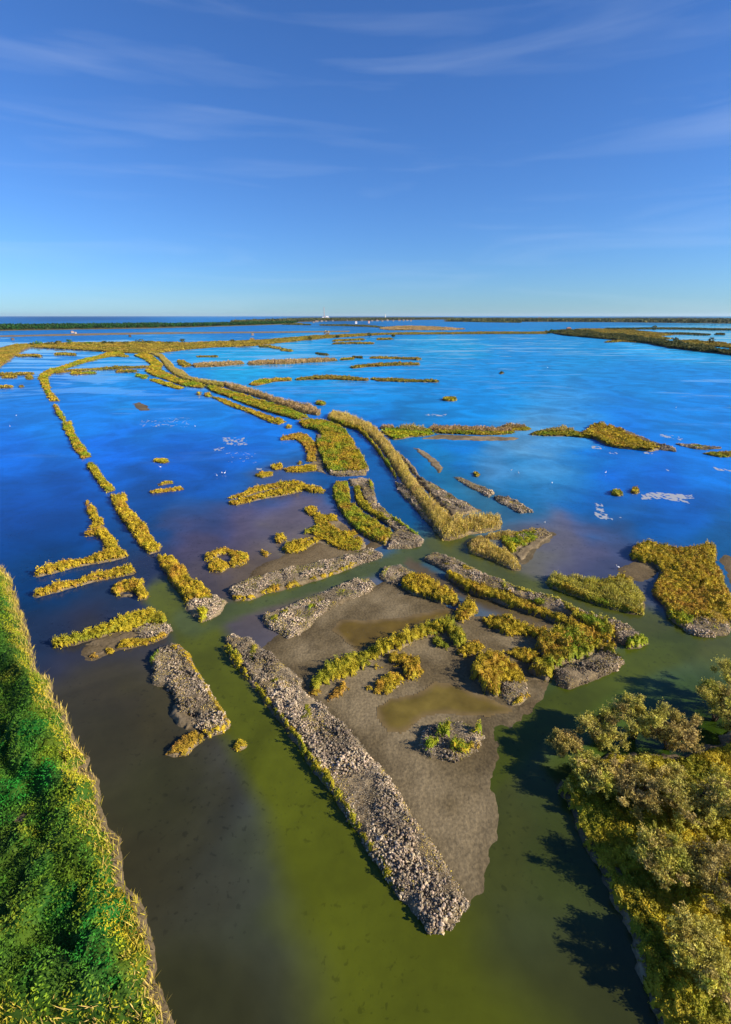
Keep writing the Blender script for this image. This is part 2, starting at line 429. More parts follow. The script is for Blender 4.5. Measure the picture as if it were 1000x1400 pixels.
# left hand field
islet('islet', 'tiny round tussock off the tip of a crooked little scrub islet', 'islet', GT, [('S', 'A', oval(350, 400, 11, 10), .6, 'rust')])
islet('islet', 'small crooked scrub islet above the bent L-shaped one', 'islet', GI,
      [('S', 'A', [(352, 415), (375, 410), (395, 435), (395, 455), (417, 470), (415, 492), (385, 503), (358, 497), (375, 480), (358, 450), (344, 430)], .65, 'gold')])
islet('islet', 'bent L-shaped scrub islet with a long arm running left', 'islet', GI,
      [('S', 'A', [(328, 532), (345, 520), (390, 508), (430, 502), (450, 530), (470, 555), (480, 580), (514, 603), (500, 616), (440, 631), (380, 641), (300, 655), (220, 678), (145, 692), (135, 682), (170, 660), (260, 635), (340, 620), (400, 602), (425, 590), (415, 560), (400, 540), (375, 530)], .7, 'gold')])
islet('islet', 'long straight scrub bar lying parallel and close below the L-shaped islet', 'islet', GI,
      [('S', 'D', [(130, 88), (145, 77), (220, 54), (280, 36), (330, 22), (400, 3), (440, -10), (470, -14), (515, -24), (540, -14), (535, 4), (490, 15), (420, 25), (340, 45), (270, 65), (200, 85), (145, 98)], .7, 'gold')])
islet('islet', 'squat oval scrub islet with a hollow middle', 'islet', GI,
      [('S', 'D', [(445, 75), (455, 50), (490, 35), (540, 25), (575, 40), (580, 65), (600, 90), (590, 110), (555, 110), (540, 85), (500, 78), (480, 92), (455, 92)], .65, 'gold'), ('L', 'D', oval(510, 90, 40, 12))])
islet('islet', 'long tapering scrub islet with grey clods and a thin second tail enclosing a mud spit', 'islet', GI,
      [('S', 'D', [(215, 290), (222, 272), (290, 257), (360, 237), (430, 207), (490, 180), (560, 155), (610, 150), (650, 168), (672, 205), (640, 205), (590, 208), (550, 228), (510, 235), (450, 250), (380, 265), (300, 290), (225, 300)], .7, 'olive'),
       ('R', 'D', [(545, 238), (590, 212), (650, 207), (680, 212), (697, 237), (660, 255), (600, 268), (565, 262)]),
       ('S', 'D', [(470, 290), (500, 275), (540, 265), (600, 268), (640, 253), (690, 240), (662, 265), (600, 285), (540, 297), (500, 306), (465, 306)], .6, 'gold'),
       ('S', 'D', oval(440, 315, 18, 12), .55, 'gold'), ('S', 'D', oval(375, 338, 18, 11), .5, 'rust'),
       ('L', 'D', [(330, 292), (420, 262), (520, 240), (560, 250), (500, 280), (450, 310), (400, 335), (350, 345), (350, 325), (410, 310)])], bank=.16)
islet('clod_bank', 'broad wedge of grey clods fringed with yellow scrub, left of the green channel', 'bank', GC,
      [('R', 'D', [(605, 340), (640, 308), (700, 292), (740, 315), (790, 385), (830, 445), (870, 520), (903, 570), (922, 605), (888, 638), (840, 652), (800, 628), (775, 600), (790, 570), (735, 560), (705, 520), (680, 470), (670, 452), (615, 445), (610, 400)]),
       ('S', 'D', [(680, 293), (720, 288), (752, 318), (792, 385), (845, 460), (885, 540), (925, 600), (915, 615), (870, 545), (820, 470), (780, 400), (740, 345), (700, 312)], .6, 'gold'),
       ('S', 'D', [(595, 345), (620, 318), (645, 310), (632, 345), (618, 372), (602, 372)], .6, 'green'),
       ('S', 'D', [(915, 600), (890, 635), (840, 655), (805, 640), (815, 625), (845, 635), (885, 618)], .5, 'gold'),
       ('L', 'D', [(700, 520), (735, 560), (790, 580), (800, 625), (745, 620), (690, 560)])], bank=.45)
islet('islet', 'short rusty scrub islet against the near end of the grey clod wedge', 'islet', GI,
      [('S', 'D', [(700, 678), (740, 652), (790, 640), (818, 658), (800, 690), (745, 735), (690, 745), (655, 725)], .55, 'rust')])
islet('islet', 'small scrub tuft standing in the mouth of the green channel', 'islet', GT, [('S', 'D', oval(965, 692, 32, 22), .5, 'gold')])
islet('islet', 'lone short scrub bar in open blue water, above a close pair of bars', 'islet', GI, [('S', 'A', oval(648, 230, 29, 10), .55, 'olive')])
islet('islet', 'shorter upper bar of a close pair of thin scrub islets', 'islet', GI, [('S', 'A', [(632, 323), (660, 314), (692, 313), (696, 320), (660, 327), (638, 331)], .3, 'gold')])
islet('islet', 'longer lower bar of a close pair of thin scrub islets', 'islet', GI,
      [('S', 'A', [(600, 354), (640, 347), (690, 341), (730, 334), (740, 345), (690, 352), (610, 361)], .35, 'gold')])
islet('islet', 'ring-shaped scrub islet curling round a pool', 'islet', GI,
      [('S', 'A', [(820, 608), (860, 590), (910, 580), (960, 590), (1002, 604), (1000, 627), (970, 650), (930, 655), (905, 642), (932, 622), (915, 602), (880, 607), (855, 625), (825, 632)], .6, 'gold'),
       ('S', 'A', [(830, 652), (850, 636), (875, 622), (920, 637), (925, 655), (890, 672), (835, 675)], .6, 'gold')])
islet('islet', 'long curved scrub islet with two parallel ridges at its left end', 'islet', GI,
      [('S', 'B', [(-55, 400), (-50, 392), (10, 380), (70, 362), (140, 345), (210, 335), (250, 350), (180, 365), (100, 378), (30, 395), (-20, 408)], .65, 'gold'),
       ('S', 'B', [(-52, 382), (-45, 372), (-10, 366), (30, 345), (130, 322), (200, 315), (250, 320), (300, 338), (340, 345), (335, 360), (290, 358), (240, 344), (200, 332), (130, 340), (60, 358), (0, 376)], .65, 'gold')])
# middle field
islet('islet', 'branching scrub islet with several short arms spreading over bare mud', 'islet', GI,
      [('S', 'B', [(250, 430), (280, 405), (305, 420), (302, 438), (335, 447), (388, 450), (393, 470), (350, 478), (322, 470), (290, 458)], .6, 'gold'),
       ('S', 'B', [(250, 508), (300, 488), (335, 470), (350, 482), (360, 520), (420, 522), (460, 545), (490, 570), (470, 595), (420, 585), (370, 565), (330, 545), (300, 518), (255, 522)], .65, 'olive'),
       ('S', 'B', [(165, 585), (172, 565), (220, 552), (280, 538), (325, 535), (315, 555), (270, 580), (230, 600), (190, 600)], .6, 'gold'),
       ('S', 'B', [(285, 450), (340, 470), (380, 505), (430, 530), (480, 560), (482, 590), (400, 588), (340, 558), (290, 532), (300, 490)], .6, 'gold'), ('S', 'B', oval(435, 525, 30, 11), .5, 'gold'), ('S', 'B', oval(470, 552, 22, 13), .5, 'gold'),
       ('L', 'B', [(330, 470), (400, 470), (430, 500), (490, 545), (500, 580), (440, 595), (340, 575), (240, 545), (290, 520)])], bank=.14)
islet('islet', 'round scrub tussock left of the branching islet', 'islet', GT, [('S', 'B', oval(155, 542, 27, 16), .6, 'gold')])
islet('islet', 'smaller round tussock between the ring-shaped islet and a bigger tussock', 'islet', GT, [('S', 'B', oval(95, 600, 17, 12), .5, 'gold')])
islet('clod_bank', 'straight low bank of grey clods between the ring-shaped islet and the green channel', 'bank', GC,
      [('R', 'B', [(-55, 750), (-40, 735), (20, 707), (100, 684), (200, 657), (280, 642), (370, 622), (450, 602), (520, 582), (572, 605), (540, 625), (460, 643), (400, 668), (310, 698), (200, 726), (100, 752), (30, 782), (-20, 778)]),
       ('S', 'B', [(-45, 768), (30, 770), (100, 742), (200, 718), (310, 690), (400, 658), (470, 632), (470, 643), (400, 672), (310, 703), (200, 732), (100, 758), (30, 788), (-25, 785)], .45, 'gold', .62)], bank=.4)
islet('islet', 'broad block of yellow and green scrub with a clod edge, above the loop-shaped bank', 'islet', GI,
      [('S', 'B', [(230, 75), (270, 62), (340, 68), (400, 90), (440, 130), (465, 180), (495, 225), (512, 262), (470, 272), (400, 270), (345, 270), (332, 240), (312, 190), (302, 160), (330, 130), (300, 105), (250, 95)], 1.1, 'mix'),
       ('R', 'B', [(348, 268), (420, 266), (512, 264), (500, 287), (400, 292), (355, 286)]),
       ('L', 'B', [(300, 120), (340, 130), (330, 240), (345, 285), (300, 270), (250, 250), (295, 235)])], bank=.3)
islet('islet', 'hooked arm of brown scrub joined to mud, left of the broad green block', 'islet', GI,
      [('S', 'B', [(152, 150), (165, 135), (230, 120), (270, 128), (300, 160), (305, 200), (295, 233), (265, 232), (265, 200), (245, 165), (220, 145), (180, 147)], .55, 'rust')])
islet('islet', 'flat scrub bar below the hooked brown arm', 'islet', GI, [('S', 'B', [(165, 264), (190, 255), (270, 248), (303, 253), (300, 270), (240, 277), (180, 275)], .55, 'gold')])
islet('islet', 'small oval scrub islet at the left end of a flat scrub bar', 'islet', GI, [('S', 'B', oval(142, 256, 27, 9), .5, 'gold')])
islet('islet', 'short pointed scrub islet, leftmost of the three below the hooked arm', 'islet', GI, [('S', 'B', [(52, 290), (70, 278), (125, 275), (125, 290), (85, 298)], .5, 'gold')])
islet('islet', 'tiny dark tussock beside the mud under the hooked arm', 'islet', GT, [('S', 'B', oval(235, 240, 8, 6), .4, 'gold')])
islet('islet', 'tiny tussock between the hooked arm and the scrub strip above it', 'islet', GT, [('S', 'B', oval(190, 95, 11, 7), .4, 'gold')])
islet('islet', 'loop-shaped bank with two scrub ridges round a slit of water and a clod tip', 'islet', GI,
      [('S', 'B', [(365, 335), (380, 314), (430, 312), (435, 350), (445, 397), (500, 442), (560, 482), (612, 517), (582, 565), (520, 540), (470, 510), (430, 470), (395, 420), (370, 375)], .75, 'mix'),
       ('S', 'B', [(455, 330), (480, 335), (490, 380), (540, 430), (600, 470), (600, 490), (520, 440), (470, 405), (455, 370)], .65, 'olive'),
       ('R', 'B', [(430, 305), (510, 302), (530, 320), (535, 360), (545, 395), (580, 430), (620, 462), (680, 507), (720, 532), (738, 550), (720, 573), (660, 580), (590, 580), (600, 530), (620, 510), (560, 462), (500, 395), (482, 335), (440, 330)]),
       ('S', 'B', [(510, 300), (530, 318), (537, 360), (525, 355), (515, 330)], .6, 'green'),
       ('S', 'B', [(575, 430), (620, 458), (680, 503), (720, 528), (700, 530), (620, 478)], .5, 'green', .8)], bank=.35)
# the tall reed dike
islet('reed_dike', 'long tall reed-covered dike with tan plumes and rubble at its foot, between two channels', 'dike', None,
      [('T', 'B', [(345, 50), (365, 32), (430, 42), (480, 66), (530, 86), (560, 116), (600, 156), (640, 206), (668, 255), (704, 305), (752, 362), (805, 412), (855, 455), (930, 447), (1000, 442), (1058, 460), (1045, 482), (1000, 495), (930, 505), (850, 530), (810, 530), (775, 480), (735, 415), (680, 345), (640, 285), (600, 225), (560, 165), (515, 118), (470, 92), (420, 80), (370, 66)], 2.3, 'straw', 1.15),
       ('R', 'B', [(620, 312), (660, 332), (735, 420), (800, 490), (808, 530), (750, 478), (680, 398), (628, 346)]),
       ('R', 'B', [(640, 200), (690, 250), (720, 295), (775, 325), (870, 385), (950, 425), (890, 440), (830, 415), (770, 360), (715, 300), (665, 245)]),
       ('L', 'B', [(700, 300), (760, 320), (870, 395), (960, 430), (850, 452), (800, 405), (750, 350)]),
       ('S', 'B', [(350, 62), (420, 78), (480, 98), (530, 150), (575, 210), (620, 280), (625, 300), (600, 265), (560, 205), (515, 148), (470, 105), (410, 88)], .9, 'mix')], bank=.4)
islet('islet', 'green scrub spur with a few brown bushes, joined to the tall reed dike', 'islet', GI,
      [('S', 'B', [(560, 112), (600, 100), (680, 102), (760, 108), (775, 122), (740, 130), (690, 132), (640, 142), (612, 145), (590, 128)], .7, 'green'),
       ('T', 'B', [(552, 95), (570, 88), (615, 92), (625, 100), (590, 102)], 1.5, 'pink'),
       ('T', 'B', [(632, 102), (645, 92), (690, 85), (715, 92), (755, 105), (750, 112), (690, 110)], 2.0, 'tan')], bank=.25)
islet('islet', 'long low reed bar with a mud edge, right of the green spur', 'islet', GI,
      [('T', 'B', [(755, 98), (765, 88), (830, 90), (900, 93), (970, 95), (1090, 100), (1095, 110), (1030, 112), (900, 112), (790, 110)], 1.3, 'pink'),
       ('S', 'B', [(760, 112), (900, 114), (1030, 112), (1100, 108), (1090, 122), (1000, 128), (930, 125), (850, 122), (790, 120)], .6, 'mix'),
       ('L', 'B', [(730, 142), (790, 127), (900, 130), (1000, 133), (1120, 140), (1100, 148), (960, 150)])], bank=.15)
islet('islet', 'small reed-topped islet just behind the gap in the line of bars', 'islet', GI,
      [('T', 'C', [(68, 92), (100, 84), (170, 88), (180, 96), (120, 98)], 1.3, 'pink'), ('S', 'C', [(75, 98), (120, 96), (180, 95), (200, 101), (180, 108), (120, 109)], .6, 'mix')])
islet('islet', 'pointed scrub islet with a purplish reed crest, left neighbour of the yellow-green mound', 'islet', GI,
      [('S', 'C', [(190, 124), (215, 112), (280, 112), (350, 108), (400, 120), (440, 130), (435, 139), (350, 131), (250, 129)], .7, 'mix'),
       ('T', 'C', [(225, 112), (240, 106), (290, 98), (335, 95), (370, 105), (365, 114), (300, 114)], 1.6, 'tan')])
islet('islet', 'smooth yellow-green mound with a dark clod rim trailing off to the right', 'islet', GI,
      [('S', 'C', [(402, 124), (422, 100), (450, 82), (500, 88), (550, 105), (600, 130), (680, 160), (715, 180), (680, 188), (620, 180), (550, 174), (500, 162), (460, 142)], .9, 'gold'),
       ('R', 'C', [(540, 96), (600, 118), (680, 152), (780, 184), (780, 191), (710, 182), (660, 160), (590, 128)])], bank=.5)
islet('islet', 'thin clod bar with a little scrub, upper one of two right of the yellow-green mound', 'islet', GB,
      [('R', 'C', [(770, 162), (830, 165), (900, 172), (965, 180), (900, 187), (850, 182)]), ('S', 'C', [(840, 172), (900, 174), (930, 180), (880, 184)], .5, 'mix')])
islet('islet', 'short dark scrub bar, lower one of two right of the yellow-green mound', 'islet', GB,
      [('S', 'C', [(880, 200), (930, 196), (1000, 194), (1030, 200), (1020, 214), (960, 216)], .5, 'mix')])
islet('islet', 'small scrub hump, left of two beside the white foam patch', 'islet', GT, [('S', 'C', oval(540, 359, 24, 11), .6, 'olive')])
islet('islet', 'small scrub hump, right of two, touching the white foam patch', 'islet', GT, [('S', 'C', oval(615, 351, 20, 11), .6, 'gold')])
islet('mud_bar', 'curved bare mud bar in the lagoon right of the tall reed dike', 'mud bar', None,
      [('L', 'B', [(692, 178), (720, 182), (770, 215), (800, 240), (812, 262), (798, 278), (770, 252), (740, 220)])], bank=.18)
islet('islet', 'grey clod bar slanting right of the reed dike, upper left of two', 'islet', None,
      [('R', 'B', [(850, 295), (880, 297), (930, 320), (1000, 345), (1014, 362), (1000, 378), (950, 352), (900, 325)])])
islet('islet', 'grey clod bar slanting right of the reed dike, lower right of two with pale tip', 'islet', None,
      [('R', 'C', [(50, 378), (110, 378), (160, 402), (202, 436), (150, 439), (100, 412), (55, 393)])])
islet('islet', 'tiny oval scrub tussock above the slanting clod bars', 'islet', GT, [('S', 'B', oval(948, 285, 16, 8), .5, 'gold')])
islet('reed_islet', 'V-shaped reed islet of tan plumes with a bare mud beach at its right', 'islet', None,
      [('T', 'C', [(-60, 548), (-20, 528), (10, 535), (60, 575), (120, 600), (155, 645), (155, 660), (120, 660), (75, 632), (15, 612), (-50, 590)], 1.5, 'straw', 1.1),
       ('T', 'C', [(0, 535), (60, 512), (130, 512), (200, 500), (238, 495), (235, 508), (160, 522), (80, 540)], 1.1, 'straw'),
       ('S', 'C', [(70, 535), (140, 522), (210, 512), (232, 535), (190, 560), (140, 585), (125, 600), (90, 575)], .6, 'green', .8),
       ('R', 'C', [(90, 545), (150, 535), (220, 508), (245, 505), (278, 525), (250, 545), (190, 545), (120, 570)]),
       ('L', 'C', [(230, 505), (284, 525), (262, 552), (195, 590), (160, 645), (130, 600), (190, 555)])], bank=.2)
islet('islet', 'tall shaggy bush islet with feathery tops, left of the big square scrub island', 'islet', None,
      [('T', 'F', [(258, 30), (275, 0), (350, 10), (440, 22), (540, 25), (600, 35), (650, 70), (662, 100), (648, 160), (590, 155), (520, 135), (440, 112), (350, 78), (280, 50)], 1.35, 'yellow', 1.2),
       ('S', 'F', [(262, 40), (350, 60), (440, 95), (520, 120), (600, 140), (648, 150), (645, 163), (590, 158), (520, 138), (440, 115), (350, 80), (280, 52)], .9, 'mix'),
       ('S', 'F', [(500, 20), (560, 18), (610, 40), (590, 60), (520, 40)], 1.3, 'gold')], bank=.25)
islet('islet', 'big square island of golden scrub with grey clods on its near shore', 'islet', None,
      [('S', 'F', [(590, -76), (610, -106), (660, -121), (720, -108), (780, -96), (840, -100), (890, -113), (935, -106), (948, -76), (935, -36), (962, -6), (990, 60), (1010, 110), (1010, 190), (960, 195), (890, 190), (800, 172), (745, 160), (730, 130), (685, 80), (700, 30), (720, -10), (690, -40), (640, -45), (600, -55)], .75, 'gold'),
       ('R', 'F', [(780, 185), (850, 185), (890, 195), (960, 195), (1005, 220), (985, 250), (880, 258), (830, 238), (790, 208)]),
       ('T', 'F', [(850, 175), (900, 160), (960, 165), (1000, 195), (980, 215), (920, 205), (870, 198)], 1.0, 'straw'),
       ('S', 'F', [(735, 135), (800, 165), (860, 190), (820, 225), (775, 195), (745, 165)], .7, 'green'), ('S', 'F', oval(930, 228, 16, 10), .4, 'green')], bank=.35)
# right bank of the channel
islet('clod_bank', 'long clod-topped bank with scrub on both flanks, running diagonally to a green tip', 'bank', GC,
      [('R', 'F', [(-232, -55), (-200, -76), (-150, -70), (-80, -40), (0, 5), (60, 25), (150, 65), (230, 88), (290, 103), (370, 142), (440, 168), (520, 188), (580, 208), (640, 246), (640, 280), (580, 285), (545, 270), (520, 225), (440, 190), (350, 150), (250, 130), (150, 95), (60, 65), (-40, 45), (-110, 10), (-170, -25)]),
       ('S', 'F', [(0, 52), (60, 72), (150, 107), (240, 142), (330, 178), (400, 213), (470, 252), (540, 285), (560, 302), (480, 282), (400, 259), (340, 220), (270, 183), (180, 158), (110, 133), (50, 108), (-30, 85), (-80, 55), (-150, 5), (-130, -5), (-60, 30)], .65, 'gold'),
       ('S', 'F', [(-200, -60), (-80, -30), (0, 15), (150, 75), (290, 115), (370, 150), (350, 160), (250, 135), (60, 68), (-40, 45), (-110, 5)], .4, 'mix', .42),
       ('S', 'F', [(330, 135), (400, 160), (480, 190), (540, 215), (530, 258), (480, 245), (420, 215), (370, 180)], .75, 'mix'),
       ('S', 'F', [(580, 275), (640, 250), (672, 272), (640, 292), (585, 300)], .55, 'green'),
       ('S', 'F', [(60, 20), (150, 60), (230, 84), (290, 98), (370, 138), (440, 163), (520, 182), (580, 205), (520, 192), (440, 174), (370, 150), (290, 112), (150, 76)], .5, 'yellow', .75)], bank=.5)
# the enclosed mud field
islet('clod_bank', 'short straight clod bank with green tufts at the far left side of the mud field', 'bank', GC,
      [('R', 'E', [(85, 185), (95, 170), (150, 150), (250, 110), (350, 70), (450, 32), (510, 27), (540, 52), (500, 85), (420, 115), (350, 150), (300, 180), (280, 210), (230, 250), (185, 270), (150, 240), (110, 220)]),
       ('S', 'E', [(95, 185), (180, 150), (280, 110), (400, 65), (430, 70), (330, 120), (250, 170), (200, 215), (150, 215)], .35, 'green', .40)], bank=.35)
islet('clod_bank', 'wide grey clod bank left of the mud field, weedy on its channel edge', 'bank', GC,
      [('R', 'E', [(-65, 268), (-35, 250), (0, 262), (40, 258), (60, 282), (100, 312), (130, 342), (200, 392), (240, 432), (240, 462), (270, 492), (330, 535), (400, 600), (490, 690), (580, 800), (680, 950), (800, 1140), (920, 1330), (860, 1420), (760, 1450), (640, 1300), (520, 1110), (390, 905), (290, 750), (225, 650), (150, 570), (110, 520), (75, 465), (35, 425), (0, 375)]),
       ('S', 'E', [(-40, 262), (40, 275), (130, 350), (240, 450), (330, 560), (440, 690), (580, 900), (500, 900), (330, 700), (180, 540), (60, 400)], .32, 'olive', .30),
       ('S', 'E', [(-72, 285), (-40, 295), (0, 350), (35, 415), (85, 460), (130, 530), (185, 595), (245, 670), (320, 770), (420, 920), (560, 1130), (680, 1320), (660, 1330), (530, 1130), (395, 915), (285, 775), (215, 672), (165, 600), (108, 540), (68, 480), (5, 405), (-45, 345)], .55, 'olive', .8)], bank=.4)
islet('islet', 'scrub bank at the far corner of the mud field, clods at its tip', 'islet', GI,
      [('R', 'E', [(555, 15), (575, -18), (640, -28), (690, 0), (650, 20), (630, 50), (590, 45)]),
       ('S', 'E', [(555, 10), (575, -18), (600, -22), (590, 0), (575, 20)], .45, 'yellow'),
       ('S', 'E', [(640, 30), (690, -2), (740, 15), (800, 50), (860, 80), (882, 110), (860, 130), (800, 120), (740, 97), (680, 82), (645, 60)], .75, 'gold')], bank=.3)
islet('islet', 'rounded golden bush mound between the far scrub bank and the long hedge-like ridge', 'islet', GI,
      [('S', 'E', [(855, 160), (880, 130), (910, 108), (942, 125), (957, 150), (930, 175), (890, 197), (860, 185)], 1.0, 'gold')])
islet('islet', 'long hedge-like scrub ridge across the middle of the mud field, hooked at its right end', 'islet', GI,
      [('S', 'E', [(270, 440), (300, 412), (380, 362), (450, 322), (530, 297), (600, 272), (680, 237), (740, 207), (800, 187), (850, 195), (862, 217), (900, 237), (912, 270), (900, 300), (860, 297), (840, 262), (828, 232), (790, 245), (730, 265), (650, 300), (590, 325), (550, 350), (500, 380), (430, 420), (370, 440), (320, 460), (290, 475)], .95, 'olive'),
       ('S', 'E', oval(297, 485, 28, 16), .5, 'rust')], bank=.16)
islet('islet', 'small scrub clump tucked inside the hook of the long ridge', 'islet', GI, [('S', 'E', [(765, 267), (800, 257), (840, 297), (830, 315), (790, 305)], .55, 'olive')], bank=.14)
islet('islet', 'low scrub cluster right of the hooked end of the long ridge', 'islet', GI,
      [('S', 'E', [(860, 322), (880, 307), (920, 280), (960, 277), (985, 302), (970, 325), (930, 333), (890, 340)], .65, 'gold')], bank=.14)
islet('islet', 'comma-shaped scrub clump below the middle of the long ridge', 'islet', GI,
      [('S', 'E', [(588, 345), (610, 322), (660, 330), (720, 352), (730, 390), (710, 430), (670, 440), (655, 410), (650, 375), (600, 372)], .75, 'gold')], bank=.14)
islet('islet', 'oval scrub clump on bare mud, left of the comma-shaped clump', 'islet', GI,
      [('S', 'E', [(530, 448), (555, 425), (600, 407), (640, 402), (658, 440), (630, 470), (580, 490), (538, 478)], .75, 'gold'), ('S', 'E', oval(515, 466, 20, 12), .5, 'rust')], bank=.14)
islet('islet', 'small rusty scrub clump close under the left end of the long ridge', 'islet', GI,
      [('S', 'E', [(340, 507), (380, 462), (410, 442), (435, 465), (420, 485), (380, 510), (355, 522)], .65, 'rust')], bank=.14)
islet('islet', 'tiny lone tuft on the mud between the ridge and the oval clump', 'islet', GT, [('S', 'E', oval(548, 385, 17, 9), .4, 'rust')], bank=.12)
islet('islet', 'dome of golden scrub with a grey clod heap on its near side', 'islet', GI,
      [('S', 'F', [(-40, 370), (-10, 332), (40, 317), (80, 332), (110, 352), (150, 382), (180, 422), (190, 450), (140, 440), (80, 440), (60, 490), (30, 490), (0, 455), (-40, 420)], 1.0, 'gold'),
       ('R', 'F', [(72, 445), (130, 435), (185, 462), (192, 492), (150, 515), (110, 530), (78, 495)]),
       ('S', 'F', [(30, 470), (60, 445), (72, 480), (50, 495)], .5, 'green'), ('S', 'F', [(110, 520), (160, 490), (195, 490), (150, 532), (120, 535)], .4, 'gold', .8)], bank=.3)
islet('islet', 'narrow scrub link between the golden dome and the larger bushy bank', 'islet', GI,
      [('S', 'F', [(90, 322), (130, 297), (200, 307), (240, 330), (230, 350), (170, 365), (140, 347)], .65, 'gold')], bank=.15)
islet('islet', 'bushy bank with green and gold scrub above a steep grey clod shore', 'islet', GI,
      [('S', 'F', [(215, 290), (230, 262), (290, 232), (350, 224), (420, 247), (460, 287), (500, 292), (560, 332), (578, 350), (555, 340), (470, 312), (410, 342), (350, 357), (300, 380), (280, 412), (260, 425), (220, 395), (195, 380), (200, 350), (240, 330)], 1.05, 'mix'),
       ('R', 'F', [(285, 390), (350, 360), (410, 348), (470, 318), (530, 325), (575, 352), (550, 377), (480, 407), (400, 442), (350, 457), (300, 442)])], bank=.6)
islet('islet', 'crooked scrub bank along the muddy side channel below the long diagonal bank', 'islet', GI,
      [('S', 'F', [(0, 192), (40, 172), (100, 172), (170, 207), (225, 232), (260, 234), (278, 258), (230, 272), (200, 255), (150, 252), (110, 262), (60, 237), (15, 217)], .75, 'gold')], bank=.16)
islet('islet', 'dark clod islet with bright green bushes at the near end of the mud field', 'islet', GI,
      [('R', 'E', [(720, 640), (760, 610), (820, 595), (890, 600), (960, 620), (980, 660), (960, 720), (860, 760), (760, 740), (720, 690)]),
       ('S', 'E', oval(815, 640, 28, 24), 1.2, 'green'), ('S', 'E', oval(945, 640, 30, 26), 1.1, 'green'), ('S', 'E', oval(770, 690, 26, 18), .9, 'green'), ('S', 'E', oval(900, 700, 60, 30), .9, 'mix')], bank=.35)
# far field
islet('scrub_dike', 'long winding yellow scrub strip beside the purplish reed strip, reaching the far marsh', 'dike', None,
      [('S', 'G', [(540, 308), (580, 298), (612, 308), (655, 345), (645, 366), (690, 385), (710, 400), (785, 415), (828, 430), (812, 439), (740, 430), (680, 409), (615, 388), (585, 370), (608, 345), (580, 325)], 1.0, 'mix')])
islet('scrub_dike', 'tapering scrub strip continuing the winding one down to the broad green block', 'dike', None,
      [('S', 'N', [(-145, 432), (-100, 435), (-30, 455), (0, 462), (70, 485), (140, 505), (200, 525), (240, 540), (270, 555), (230, 565), (160, 548), (90, 528), (20, 503), (-50, 475), (-110, 455)], .9, 'mix')])
islet('scrub_dike', 'thin outer scrub strip along the left side of the tapering one, broken into beads', 'dike', None,
      [('S', 'N', [(-120, 475), (-70, 482), (0, 512), (100, 545), (150, 560), (175, 575), (150, 585), (110, 575), (60, 550), (0, 527), (-60, 505)], .6, 'gold', .75)])
islet('scrub_dike', 'short narrow scrub strip lying left of the winding yellow one', 'dike', None,
      [('S', 'G', [(600, 405), (640, 407), (700, 425), (740, 438), (722, 446), (660, 430)], .6, 'olive')])
islet('reed_dike', 'purplish tan reed strip right of the winding scrub strip, knobbly at its far end', 'dike', None,
      [('T', 'G', [(600, 296), (625, 300), (655, 306), (692, 340), (704, 358), (745, 375), (765, 396), (830, 408), (900, 418), (900, 432), (820, 420), (740, 402), (695, 378), (665, 350), (640, 315)], 2.0, 'tan', 1.1),
       ('T', 'N', [(-80, 416), (-10, 428), (30, 440), (80, 456), (130, 474), (185, 490), (285, 510), (322, 530), (310, 540), (250, 532), (180, 508), (100, 480), (30, 458), (-40, 440)], 2.4, 'pink', 1.1)], bank=.3)
islet('islet', 'low scrub patch right of the knobbly end of the purplish reed strip', 'islet', GB, [('S', 'G', [(715, 325), (740, 330), (772, 348), (745, 356), (720, 345)], .8, 'far')])
islet('islet', 'reed bar with a purplish top, leftmost of the long bars in the upper lagoon', 'islet', GB,
      [('T', 'G', [(775, 346), (800, 340), (900, 335), (970, 332), (985, 340), (900, 348), (790, 353)], 2.2, 'pink')])
islet('islet', 'longest reed bar in the upper lagoon, straight and purplish on top', 'islet', GB,
      [('T', 'N', [(25, 337), (60, 330), (200, 326), (300, 321), (380, 321), (388, 328), (300, 333), (150, 341), (30, 343)], 2.2, 'pink')])
